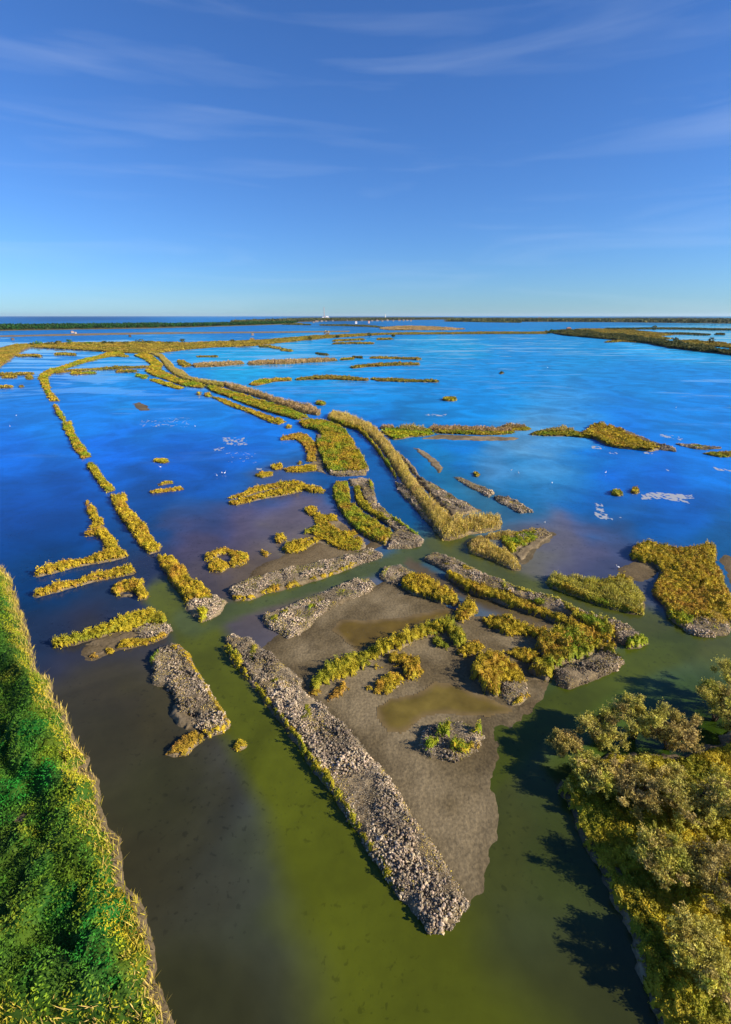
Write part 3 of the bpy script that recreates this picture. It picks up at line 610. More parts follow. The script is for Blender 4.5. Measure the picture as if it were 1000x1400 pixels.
for lab, tl, pts, sty in [
    ('short flat scrub bar at the right end of the longest reed bar', 'N', strip([(402, 324), (450, 321)], 3.5), 'mix'),
    ('tiny dark sliver right of the short flat bar, upper lagoon', 'N', strip([(450, 314), (488, 318)], 2.5), 'dark'),
    ('thin dark straight bar, upper one of two at the right of the upper lagoon', 'N', strip([(522, 317), (600, 319), (720, 323)], 3), 'far'),
    ('thin curved bar rising to the right, below the straight dark one', 'N', strip([(447, 357), (520, 348), (640, 343), (714, 343)], [3.5, 5, 4, 3.5]), 'far'),
    ('low crescent scrub bar at the left end of the second row of bars', 'N', [(30, 425), (50, 412), (110, 406), (200, 399), (202, 409), (140, 412), (60, 428)], 'mix'),
    ('long slightly arched scrub bar in the middle of the second row', 'N', strip([(222, 403), (350, 397), (430, 401), (510, 406)], [4, 6, 6, 4]), 'far'),
    ('long straight scrub bar at the right end of the second row', 'N', strip([(530, 401), (552, 406), (650, 408), (790, 412)], [3.5, 5, 4.5, 4]), 'far'),
    ('lone oval scrub islet in the wide blue water below the rows of bars', 'N', oval(837, 483, 25, 8), 'olive'),
    ('small scrub islet just right of the purplish reed strip', 'N', oval(320, 499, 22, 7), 'mix'),
    ('tiny dark tussock alone in the wide lagoon on the right', 'M', oval(78, 378, 8, 4), 'dark'),
    ('dark sliver left of a small dark islet above the longest reed bar', 'N', strip([(75, 272), (115, 272)], 2.5), 'far'),
    ('small dark islet above the longest reed bar, second of a row', 'N', strip([(120, 276), (155, 280)], 3.5), 'far'),
    ('small dark islet above the longest reed bar, third of a row', 'N', strip([(165, 286), (200, 290)], 4), 'far'),
    ('short dark dash above the right half of the longest reed bar', 'N', strip([(306, 301), (346, 305)], 3), 'dark'),
    ('flat olive bar just below the far marsh, upper one of three', 'N', strip([(372, 250), (430, 247), (490, 245)], 3), 'far'),
    ('flat olive bar just below the far marsh, longest of three', 'N', strip([(372, 261), (450, 259), (530, 261)], 2.5), 'far'),
    ('flat olive bar just below the far marsh, short one at the right', 'N', strip([(550, 244), (605, 243)], 3), 'far'),
    ('thin bar in the left ponds joining the curved dike to the winding strip', 'G', strip([(225, 377), (310, 367), (460, 360), (600, 354)], [4, 3.5, 3.5, 3]), 'far'),
    ('narrow bar lying just below the thin joining bar, right half', 'G', strip([(470, 372), (545, 371)], 4), 'far'),
    ('narrow bar lying just below the thin joining bar, left half', 'G', strip([(290, 380), (380, 378)], 4), 'mix'),
    ('small scrub islet touching the left of the winding strip', 'G', [(545, 378), (600, 390), (580, 402), (550, 392)], 'mix'),
    ('tiny tussock near the tip of the short narrow strip', 'G', oval(800, 462, 8, 5), 'mix'),
    ('small islet at the head of the thin beaded strip', 'G', oval(836, 468, 14, 6), 'mix'),
    ('dark bar at the left edge, uppermost in the left pond', 'G', strip([(0, 386), (60, 384), (130, 380)], 4), 'far'),
    ('short bar under the uppermost one at the left edge', 'G', strip([(12, 395), (60, 394)], 3.5), 'far'),
    ('dark bar at the left edge, lowest in the left pond', 'G', strip([(-10, 434), (45, 433)], 4), 'far'),
    ('small lump right of the short bar in the left pond', 'G', oval(118, 396, 16, 8), 'far'),
    ('tiny lump level with the lowest bar in the left pond', 'G', oval(85, 432, 9, 4), 'far'),
    ('low flat bar near the track dike at the upper left', 'G', strip([(68, 309), (110, 308), (160, 310)], 4), 'far'),
    ('low ragged bar in the middle of the upper left pond', 'G', strip([(225, 304), (260, 303), (300, 305)], 4), 'far'),
    ('flat bar just under the marsh edge, left of the winding strip', 'G', strip([(410, 312), (460, 310), (510, 312)], 3), 'far'),
    ('short bar reaching out from the marsh edge at the upper right lagoon', 'G', strip([(795, 313), (870, 312)], 2.5), 'far'),
    ('thin faint bar off the right dike in the wide lagoon', 'M', strip([(500, 254), (560, 251), (635, 255)], 3), 'far')]:
    islet('islet', lab, 'islet', GB, [('S', tl, pts, .9, sty)], bank=.25, margin=.3)
# wide far marsh and dikes
islet('marsh', 'wide olive marsh strip crossing the far end of the lagoon, dotted with dark bushes', 'marsh', None,
      [('S', 'G', [(105, 272), (120, 263), (300, 257), (560, 254), (760, 257), (1000, 248), (1060, 246), (1250, 230), (1530, 219), (1960, 215), (2200, 214), (2200, 222), (1960, 222), (1550, 225), (1300, 240), (1200, 250), (1120, 258), (1000, 272), (860, 275), (740, 285), (690, 292), (600, 300), (480, 296), (400, 290), (300, 284), (150, 276)], 1.2, 'far', 1.0)], bank=.5)
islet('track_dike', 'broad dike with a bare sandy track on top, at the upper left edge', 'dike', None,
      [('S', 'G', [(-150, 360), (-40, 300), (0, 283), (60, 265), (110, 262), (120, 272), (80, 290), (50, 312), (0, 348), (-80, 410)], .7, 'far'),
       ('L', 'G', [(-150, 330), (0, 276), (70, 260), (80, 264), (20, 293), (-60, 330), (-150, 372)])], bank=1.2)
islet('tree_dike', 'long dike overgrown with dark bushes reaching across the right side of the lagoon', 'dike', None,
      [('S', 'M', [(250, 212), (340, 207), (390, 208), (480, 222), (560, 226), (660, 240), (740, 252), (850, 270), (940, 280), (1000, 290), (1080, 300), (1080, 316), (1000, 302), (960, 296), (900, 290), (760, 275), (660, 256), (520, 242), (400, 232), (330, 226)], 3.2, 'dark')], bank=.8)
islet('marsh', 'flat brownish marsh behind the dark bushy dike on the right', 'marsh', None,
      [('S', 'M', [(370, 203), (460, 201), (600, 207), (760, 222), (770, 226), (700, 232), (770, 240), (730, 244), (640, 236), (560, 224), (470, 218), (390, 206)], 1.0, 'far')], bank=.4)
for lab, pts, sty in [('dark line of marsh beyond the ponds at the far right', strip([(500, 203), (700, 201), (860, 203), (1010, 205)], [2.5, 3, 2.5, 3]), 'dark'),
                      ('thin dark bar in the pale ponds at the far right, long one', strip([(740, 222), (830, 223), (918, 225)], 2.2), 'dark'),
                      ('thin dark bar in the pale ponds at the far right, short one', strip([(940, 223), (972, 224)], 2), 'dark'),
                      ('low scrub shelf on the back of the bushy dike by the pale ponds', [(780, 250), (850, 248), (960, 258), (1040, 270), (1040, 282), (940, 272), (840, 264)], 'far')]:
    islet('islet', lab, 'islet', GB, [('S', 'M', pts, 1.6, sty)], bank=.4, margin=.3)
islet('sand_spit', 'thin pale sandy bank running straight across the far lagoon on the left', 'sand bank', None,
      [('L', 'G', strip([(-150, 234), (0, 231), (150, 228), (300, 225), (450, 222), (640, 219), (850, 217), (1150, 215), (1400, 212)], [2.5, 2.5, 2.5, 3.5, 3.5, 3, 2.5, 2.5, 2]))], bank=.8, margin=.3)
islet('islet', 'low reddish-brown island in the far channel left of centre horizon', 'islet', None,
      [('S', 'N', [(555, 202), (580, 195), (660, 191), (760, 193), (850, 199), (905, 203), (840, 207), (700, 207), (600, 207)], 1.5, 'pink')], bank=.6)
islet('islet', 'thin dark island below the horizon village', 'islet', None,
      [('S', 'N', strip([(320, 187), (420, 188), (520, 192), (580, 197)], [2, 3, 2.5, 2]), 1.5, 'dark')], bank=.5)
islet('islet', 'thin dark bar left of the island below the horizon village', 'islet', None,
      [('S', 'N', strip([(170, 184), (240, 185), (275, 186)], 2), 1.5, 'dark')], bank=.5)
islet('islet', 'dark wooded strip on the far water at the right of the horizon village', 'islet', None,
      [('S', 'N', strip([(830, 170), (900, 171), (1000, 173), (1120, 175)], [1.5, 2.5, 2.5, 2]), 4, 'dark')], bank=.5)
# ------------------------------------------------------------------ water: one flat sheet, coloured by depth, silt and algae with some sky reflection painted in
def to_survey(X, Y):
    d = Y * CP + H * SP; up = Y * SP - H * CP
    d = np.maximum(d, 2.0)
    return 500 + FPX * X / d, 699.5 - FPX * up / d
WC = [  # survey point, water colour including some painted sky reflection (sRGB), calm streaks 0..1
 (100, 433, 0, 55, 150, 0), (500, 433, 0, 55, 140, 0), (900, 433, 0, 60, 130, 0), (100, 447, 0, 85, 205, .1), (100, 457, 0, 80, 205, .05), (350, 455, 0, 85, 210, .1), (550, 440, 0, 85, 200, .2), (800, 444, 0, 90, 200, .05),
 (640, 450, 0, 90, 210, 0), (960, 455, 40, 120, 220, .9), (900, 463, 60, 130, 220, .6), (800, 470, 5, 105, 222, .45), (620, 468, 20, 115, 225, .6), (700, 490, 5, 100, 220, .45), (700, 520, 5, 98, 218, .45), (900, 520, 0, 92, 212, .3),
 (950, 570, 0, 85, 208, .2), (650, 555, 5, 95, 215, .3), (500, 540, 10, 100, 222, .35), (380, 480, 30, 120, 230, .8), (450, 505, 20, 110, 226, .5), (330, 505, 40, 120, 225, .5),
 (30, 495, 10, 95, 222, .9), (100, 490, 10, 95, 222, .9), (150, 495, 30, 110, 225, .9), (150, 530, 10, 95, 220, .6), (250, 560, 5, 85, 215, .4), (60, 525, 0, 82, 212, .5), (130, 570, 0, 80, 212, .25), (310, 560, 5, 85, 212, .4),
 (50, 570, 0, 80, 210, .15), (30, 620, 0, 62, 190, .1), (150, 620, 0, 62, 195, .1), (250, 630, 0, 56, 180, .2), (330, 620, 0, 62, 190, .35), (390, 590, 0, 75, 205, .3),
 (30, 700, 0, 40, 135, 0), (100, 680, 5, 40, 132, 0), (210, 690, 20, 40, 118, 0), (300, 655, 12, 48, 150, .1), (300, 700, 50, 48, 96, .1), (400, 655, 62, 62, 112, .2), (330, 720, 72, 58, 78, .1), (250, 740, 66, 54, 78, .1), (420, 700, 82, 66, 78, .1), (350, 780, 84, 66, 56, 0), (420, 765, 92, 76, 60, 0), (270, 780, 66, 54, 62, 0),
 (30, 740, 5, 38, 115, 0), (60, 790, 14, 36, 96, 0), (150, 800, 30, 36, 66, 0), (200, 790, 36, 36, 66, 0), (60, 840, 28, 32, 62, 0), (120, 860, 42, 38, 44, 0), (150, 930, 52, 44, 34, 0), (200, 970, 54, 46, 30, 0), (130, 1000, 48, 42, 30, 0), (200, 1080, 48, 44, 28, 0), (250, 820, 50, 46, 48, 0),
 (500, 600, 0, 62, 170, 0), (530, 640, 5, 50, 130, 0), (555, 690, 8, 48, 112, 0), (585, 730, 40, 66, 76, 0), (460, 640, 20, 50, 130, 0),
 (590, 610, 20, 78, 172, 0), (620, 650, 40, 82, 140, 0), (660, 690, 48, 84, 122, 0), (700, 715, 34, 70, 122, 0),
 (640, 620, 10, 72, 185, .1), (700, 630, 80, 112, 175, .1), (735, 616, 95, 130, 182, .1), (775, 600, 70, 115, 195, .1), (720, 640, 50, 90, 175, .1), (800, 620, 10, 75, 195, .1), (850, 610, 0, 72, 195, .1), (820, 650, 0, 58, 180, .1), (720, 670, 20, 68, 150, 0), (900, 660, 0, 62, 185, .1), (960, 640, 0, 75, 200, .1), (800, 700, 5, 56, 150, 0), (950, 700, 0, 54, 158, 0), (880, 715, 8, 50, 140, 0), (990, 740, 30, 56, 120, 0),
 (760, 735, 84, 72, 84, 0), (720, 760, 86, 76, 66, 0), (800, 750, 70, 62, 88, 0), (850, 760, 56, 54, 88, 0), (830, 735, 56, 58, 100, 0), (880, 780, 60, 58, 70, 0), (700, 745, 90, 78, 70, 0),
 (150, 1150, 48, 42, 28, 0), (250, 1400, 46, 43, 26, 0), (0, 1200, 48, 42, 28, 0), (500, 1150, 56, 56, 22, 0), (650, 1150, 56, 56, 22, 0), (800, 1150, 50, 54, 20, 0), (560, 1400, 50, 48, 24, 0), (800, 1400, 48, 48, 22, 0), (700, 1700, 48, 46, 24, 0), (200, 1700, 48, 44, 26, 0),
 (990, 870, 74, 80, 34, 0), (820, 960, 58, 70, 12, 0), (950, 1000, 40, 54, 10, 0), (650, 1050, 62, 62, 26, 0),
]
WATER_CH = [  # silty green channels: centre line with half width (survey units), colour
 ([(225, 815, 30), (262, 850, 36), (285, 905, 46), (320, 960, 52), (370, 1020, 60), (430, 1110, 80), (520, 1250, 130), (620, 1500, 200), (700, 1800, 260)], (78, 85, 14)),
 ([(262, 850, 26), (330, 830, 16), (400, 810, 16), (470, 788, 16), (540, 768, 18), (590, 748, 18), (640, 740, 16)], (72, 82, 40)),
 ([(600, 742, 18), (660, 775, 18), (720, 800, 20), (800, 830, 22), (860, 845, 30), (940, 870, 36), (1010, 890, 36)], (78, 84, 28)),
 ([(930, 880, 34), (870, 905, 36), (800, 945, 40), (730, 985, 44), (640, 1060, 50)], (68, 78, 16)),
 ([(560, 770, 8), (600, 795, 10), (660, 820, 13), (720, 845, 14), (770, 860, 10)], (88, 76, 50)),
 ([(700, 960, 26), (720, 935, 12)], (84, 76, 34)),
]
def lin(c):
    c = np.asarray(c, float) / 255.0
    return np.where(c <= .04045, c / 12.92, ((c + .055) / 1.055) ** 2.4)
az = np.concatenate([np.arange(-180, -48, 3.0), np.arange(-48, 48, .30), np.arange(48, 180.1, 3.0)])
rad = np.exp(np.linspace(math.log(2.0), math.log(90000.0), 520))
AZ, RR = np.meshgrid(np.radians(az), rad)
WX, WY = RR * np.sin(AZ), RR * np.cos(AZ)
U, Vv = to_survey(WX, WY)
wc = np.array(WC, float)
num = np.zeros(U.shape + (4,)); den = np.zeros(U.shape)
blue = np.clip((wc[:, 4] - wc[:, 2] * 1.1 - 60) / 90, 0, 1) * np.clip((62 - wc[:, 2]) / 20, 0, 1)   # open lagoon: blue, partly painted sky reflection; shallows: brown silt
wc[:, 2] *= 1 - .8 * blue - .08 * (1 - blue)
wc[:, 3] *= 1 + .30 * blue
far_ = np.clip((620 - wc[:, 1]) / 150, 0, 1) * blue
wc[:, 3] *= 1 - .06 * far_; wc[:, 4] *= 1 - .08 * far_
wc[:, 4] *= 1 - .02 * blue - .14 * (1 - blue)
wc[:, 4] = np.minimum(wc[:, 4], 245)
wcol = np.concatenate([lin(wc[:, 2:5]) * (1 + .55 * (1 - blue) + .28 * blue * (1 - far_))[:, None], wc[:, 5:6]], 1)
# vertical distances count more towards the horizon
def warp(v): return np.where(v < 569, 161 * np.log(np.maximum(np.minimum(v, 569) - 428.0, .5) / 20 + 1), 335.6 + v - 569)
lnR = np.log(np.maximum(RR, 1))
j1 = fbm(AZ * 9, lnR * 9, 71, 4) - .5; j2 = fbm(AZ * 9 + 40, lnR * 9, 73, 4) - .5
Uc = np.clip(U, -300, 1300) + j1 * 85
Vw = warp(Vv) + j2 * 48
for i in range(len(wc)):
    d2 = (Uc - wc[i, 0]) ** 2 + (Vw - warp(wc[i, 1])) ** 2
    w = 1 / (d2 + 1000.0) ** 2.3
    num += w[..., None] * wcol[i]; den += w
field = num / den[..., None]
bd = sstep(.44, .86, field[..., 2] / (field[..., :3].sum(-1) + 1e-6))   # takes red out of the blue areas
field[..., 0] *= 1 - .85 * bd; field[..., 1] *= 1 + .15 * bd; field[..., 2] *= 1 - .06 * bd
nz = fbm(WX / 9, WY / 9, 300, 3) - .5
for pts, c in WATER_CH:
    p = np.array(pts, float)
    best = np.full(U.shape, 1e9)
    for i in range(len(p) - 1):
        a, b = p[i], p[i + 1]
        e = b[:2] - a[:2]; t = np.clip(((U - a[0]) * e[0] + (Vv - a[1]) * e[1]) / (e @ e), 0, 1)
        # measured as a fraction of the local half width; vertical counts double because of the slant
        dd = np.hypot(U - a[0] - t * e[0], (Vv - a[1] - t * e[1]) * 1.25) / (a[2] + t * (b[2] - a[2]))
        best = np.minimum(best, dd)
    k = (1 - sstep(.55, 1.25, best + nz * .5))[..., None]
    field[..., :3] = field[..., :3] * (1 - k) + lin(c) * k
    field[..., 3:] *= 1 - k
WGAIN = .84
mb = MB()
ny, nx = U.shape
idx = np.arange(ny * nx).reshape(ny, nx)
q = np.stack([idx[:-1, :-1].ravel(), idx[1:, :-1].ravel(), idx[1:, 1:].ravel(), idx[:-1, 1:].ravel()], 1)[:, ::-1]
mb.add(np.stack([WX.ravel(), WY.ravel(), np.zeros(WX.size)], 1), None, q, (field[..., :3] * WGAIN).reshape(-1, 3))
# the small disc under the drone closes the sheet
mb.add(np.concatenate([[[0, 0, 0]], np.stack([WX[0], WY[0], np.zeros(nx)], 1)]), [(0, i + 2, i + 1) for i in range(nx - 1)], None, field[0, 0, :3] * WGAIN)

m = bpy.data.materials.new('lagoon_water'); m.use_nodes = True
nt = m.node_tree; N = nt.nodes; L = nt.links
b = N['Principled BSDF']
at = N.new('ShaderNodeAttribute'); at.attribute_name = 'tone'
ca = N.new('ShaderNodeAttribute'); ca.attribute_name = 'calm'
tc = N.new('ShaderNodeTexCoord')
def nnode(t, **kw):
    n = N.new(t)
    for k, v in kw.items(): setattr(n, k, v)
    return n
def mapping(s, r=0):
    mp = nnode('ShaderNodeMapping'); mp.inputs['Scale'].default_value = s; mp.inputs['Rotation'].default_value = (0, 0, r)
    L.new(tc.outputs['Object'], mp.inputs['Vector']); return mp.outputs[0]
def noise(vec, scale, det=4, dist=0.0):
    n = nnode('ShaderNodeTexNoise'); n.inputs['Scale'].default_value = scale; n.inputs['Detail'].default_value = det; n.inputs['Distortion'].default_value = dist
    L.new(vec, n.inputs['Vector']); return n.outputs['Fac']
def mrange(x, a, b_, c, d):
    n = nnode('ShaderNodeMapRange'); n.interpolation_type = 'SMOOTHSTEP'
    for i, v in zip(('From Min', 'From Max', 'To Min', 'To Max'), (a, b_, c, d)): n.inputs[i].default_value = v
    L.new(x, n.inputs['Value']); return n.outputs[0]
def mth(op, a, b_=None):
    n = nnode('ShaderNodeMath', operation=op)
    for i, v in enumerate((a, b_)):
        if v is None: continue
        if isinstance(v, (int, float)): n.inputs[i].default_value = v
        else: L.new(v, n.inputs[i])
    return n.outputs[0]
# silt clouds and weed patches vary the body colour a little
silt = mrange(noise(mapping((1, 1, 1)), .06, 8, 1.2), .3, .7, .78, 1.22)
fine = mrange(noise(mapping((1, 1, 1)), .6, 5), .3, .7, .94, 1.06)
sc1 = nnode('ShaderNodeVectorMath', operation='SCALE'); L.new(at.outputs['Color'], sc1.inputs[0]); specks = mth('MAXIMUM', mrange(noise(mapping((1, 1, 1)), 1.9, 3, .4), .60, .68, 1, .72), mrange(noise(mapping((1, 1, 1)), .09, 3), .45, .6, 1, 0))
L.new(mth('MULTIPLY', mth('MULTIPLY', silt, fine), specks), sc1.inputs['Scale'])
# calm slicks drawn out across the wind: smoother water mirrors the low pale sky
st1 = noise(mapping((.012, .042, 1), .10), 1.0, 6, 1.6)
st2 = noise(mapping((.005, .015, 1), -.08), 1.0, 5, 1.2)
thr = mth('ADD', mth('MULTIPLY', st1, .55), mth('MULTIPLY', st2, .45))
sl = mth('ADD', thr, mth('MULTIPLY', ca.outputs['Fac'], .17))
slick = mth('MULTIPLY', mrange(sl, .575, .70, 0, 1), mrange(ca.outputs['Fac'], 0, .25, 0, 1))
dif = nnode('ShaderNodeBsdfDiffuse'); L.new(sc1.outputs[0], dif.inputs['Color'])
glo = nnode('ShaderNodeBsdfGlossy'); glo.inputs['Color'].default_value = (1, 1, 1, 1)
L.new(mrange(slick, 0, 1, .22, .05), glo.inputs['Roughness'])
bp = nnode('ShaderNodeBump'); bp.inputs['Distance'].default_value = .03
L.new(mrange(slick, 0, 1, .55, .05), bp.inputs['Strength'])
L.new(noise(mapping((1.0, 1.6, 1), .1), 1.1, 5, .3), bp.inputs['Height'])
L.new(bp.outputs[0], glo.inputs['Normal'])
# wave faces lean towards the viewer, so a rippled lagoon never mirrors fully
fr = nnode('ShaderNodeFresnel'); fr.inputs['IOR'].default_value = 1.33
refl = mth('MINIMUM', fr.outputs[0], mrange(slick, 0, 1, .15, .80))
mixs = nnode('ShaderNodeMixShader'); L.new(refl, mixs.inputs[0]); L.new(dif.outputs[0], mixs.inputs[1]); L.new(glo.outputs[0], mixs.inputs[2])
L.new(mixs.outputs[0], N['Material Output'].inputs['Surface']); N.remove(b)
water = mb.build('water', m, None, True)
a = water.data.attributes.new('calm', 'FLOAT', 'POINT')
cv = np.concatenate([field[..., 3].ravel(), np.zeros(nx + 1)]).astype(np.float32)
a.data.foreach_set('value', cv)
tag(water, kind='structure')

# ------------------------------------------------------------------ mud flats and the pools lying on them
def flat(name, tile, pts, z, tone, m_, rough=1.2, spots=0.0, kind='structure', s0=None, edge=.5, film=None):
    w = survey(tile, pts, z)
    d = math.hypot(np.hypot(w[:, 0], w[:, 1]).min(), H)
    s = s0 or max(.25, d / 487 * 1.2)
    x0, y0, x1, y1 = grid([w], 2 * s + 1)
    X, Y = np.meshgrid(np.arange(x0, x1, s), np.arange(y0, y1, s))
    SEED[0] += 1; sd_ = SEED[0] * 13 + 500
    sd = sdist(w, X, Y) + (fbm(X / (rough * 4), Y / (rough * 4), sd_, 4) - .5) * 2.6 * rough
    k = sstep(.25, .75, fbm(X / 4, Y / 4, sd_ + 4, 4))[..., None]
    sp = sstep(.6, .8, fbm(X / .9, Y / .9, sd_ + 8, 2))[..., None] * spots
    wet = sstep(0, 1.2, sd)[..., None]
    C = (np.array(tone[0]) * (1 - k) + np.array(tone[1]) * k) * (1 - sp * .4) * (.75 + .25 * wet)
    if film is not None:      # the water thins to a wet film over the mud at the pool's rim
        f = (sstep(-.2, 1.1, sd) * (.85 + .15 * k[..., 0]))[..., None]
        C = C * f + np.array(film) * (1 - f)
    Z = z * (1 if edge == 0 else 1) + np.where(sd < 0, sd * .07, np.minimum(sd * .02, .03) * edge) + ((fbm(X / .8, Y / .8, sd_ + 20, 3) - .5) * .05 if edge else 0)
    mb = MB()
    if sheet(mb, X, Y, Z, sd > -max(1.2, 2 * s) if edge else sd > -s, C):
        return tag(mb.build(name, m_, None, True), kind=kind)
M_flat = mat('wet_mud', .85, .26, 3.2, .15, .06)
M_pool = mat('pool_water', .15, .22, .5, .12)
DRY = ((.10, .074, .036), (.185, .142, .078))
WETM = ((.105, .074, .036), (.16, .118, .062))
flat('mudflat', 'E', [(100, 305), (150, 255), (250, 240), (330, 160), (430, 100), (540, 62), (600, 50), (700, 90), (800, 130), (860, 170), (960, 190), (1060, 200), (1180, 212), (1240, 250), (1245, 330), (1170, 400), (1190, 450), (1195, 510), (1150, 550), (1060, 600), (990, 600), (1000, 700), (990, 800), (1010, 960), (1000, 1120), (960, 1280), (900, 1360), (760, 1100), (560, 760), (440, 640), (330, 540), (250, 460), (130, 350)], .035, DRY, M_flat, .8, .5)
flat('pool', 'E', [(350, 240), (400, 197), (500, 197), (620, 192), (700, 178), (830, 150), (865, 180), (740, 215), (640, 255), (520, 305), (470, 308), (440, 295), (390, 264)], .075, ((.085, .056, .010), (.12, .08, .014)), M_pool, .9, 0, edge=0, film=(.15, .105, .045))
flat('pool', 'E', [(545, 545), (600, 517), (700, 490), (780, 452), (870, 457), (960, 482), (1010, 497), (1060, 542), (1100, 560), (1000, 605), (930, 592), (850, 572), (750, 582), (690, 602), (640, 640), (590, 640), (560, 600)], .075, ((.095, .068, .012), (.135, .10, .022)), M_pool, 1.1, 0, edge=0, film=(.15, .105, .045))
flat('mudflat', 'B', [(60, 665), (130, 632), (200, 600), (260, 590), (320, 560), (400, 590), (490, 600), (520, 560), (470, 520), (440, 480), (480, 510), (560, 572), (520, 595), (400, 620), (280, 650), (150, 680), (40, 705)], .03, WETM, M_flat, .8, .3)
flat('mudflat', 'C', [(228, 520), (284, 525), (262, 556), (205, 592), (165, 645), (130, 630), (130, 600), (180, 560)], .03, DRY, M_flat, .5, .2)
flat('mudflat', 'C', [(560, 660), (640, 632), (700, 640), (715, 660), (690, 700), (640, 720), (560, 705)], .02, WETM, M_flat, .8, .2)
flat('mudflat', 'B', [(690, 300), (760, 322), (870, 390), (955, 430), (860, 455), (800, 410)], .03, WETM, M_flat, .8, .3)
flat('mudflat', 'F', [(1010, 60), (960, -40), (985, -60), (1060, -20), (1090, 90), (1040, 120)], .02, WETM, M_flat, .6, .2)
flat('mudflat', 'F', [(-20, 520), (20, 500), (90, 530), (160, 545), (215, 480), (205, 440), (160, 380), (220, 400), (250, 430), (215, 500), (170, 560), (80, 560)], .03, WETM, M_flat, .6, .3)
flat('mudflat', 'D', [(320, 340), (380, 290), (500, 240), (560, 245), (520, 285), (450, 325), (380, 350)], .02, WETM, M_flat, .5, .2)
flat('mudflat', 'G', [(535, 505), (560, 498), (590, 512), (600, 530), (565, 532)], .02, WETM, M_flat, .8, .2)
# salt scum and foam on the lagoon
M_foam = mat('scum', .9, .1, 3)
def foam(tile, pts, dens, seed):
    dens += .04
    w = survey(tile, pts, .008)
    d = math.hypot(np.hypot(w[:, 0], w[:, 1]).min(), H); s = max(.2, d / 487 * .7)
    x0, y0, x1, y1 = grid([w], 2 * s)
    X, Y = np.meshgrid(np.arange(x0, x1, s), np.arange(y0, y1, s))
    sd = sdist(w, X, Y)
    n = fbm(X / (2.6 * s), Y / (5 * s), seed, 4) + np.minimum(sd, 4 * s) * .03 / s
    keep = (sd > 0) & (n > dens)
    mb = MB()
    if sheet(mb, X, Y, np.full(X.shape, .008), keep, np.broadcast_to(np.array((.28, .30, .34)), X.shape + (3,))):
        tag(mb.build('foam', M_foam), kind='stuff')
foam('C', [(630, 370), (690, 358), (760, 365), (850, 370), (855, 385), (800, 390), (860, 402), (850, 412), (800, 400), (720, 388), (640, 390)], .46, 1)
foam('C', [(590, 360), (612, 358), (610, 374), (585, 372)], .4, 12)
foam('C', [(440, 405), (480, 400), (500, 440), (525, 462), (565, 458), (555, 472), (490, 475), (440, 450)], .54, 2)
foam('C', [(435, 172), (495, 178), (490, 188), (440, 184)], .5, 3); foam('C', [(495, 195), (555, 198), (550, 208), (500, 204)], .52, 4)
foam('C', [(645, 195), (690, 196), (688, 208), (650, 206)], .48, 5); foam('C', [(720, 265), (755, 266), (752, 278), (722, 275)], .52, 6)
foam('C', [(925, 258), (1010, 264), (1010, 278), (940, 272)], .48, 7); foam('C', [(710, 120), (810, 140), (806, 156), (715, 135)], .55, 8)
foam('A', [(880, 140), (990, 140), (1000, 170), (940, 172), (900, 165)], .54, 9); foam('A', [(850, 180), (905, 178), (900, 194), (858, 194)], .52, 10)
foam('A', [(550, 70), (780, 55), (780, 100), (560, 100)], .70, 11); foam('A', [(900, 200), (1040, 190), (1040, 245), (900, 240)], .72, 13)
foam('B', [(55, 262), (85, 262), (85, 270), (58, 270)], .45, 15)
foam('N', [(735, 545), (830, 545), (820, 555), (740, 552)], .5, 16)
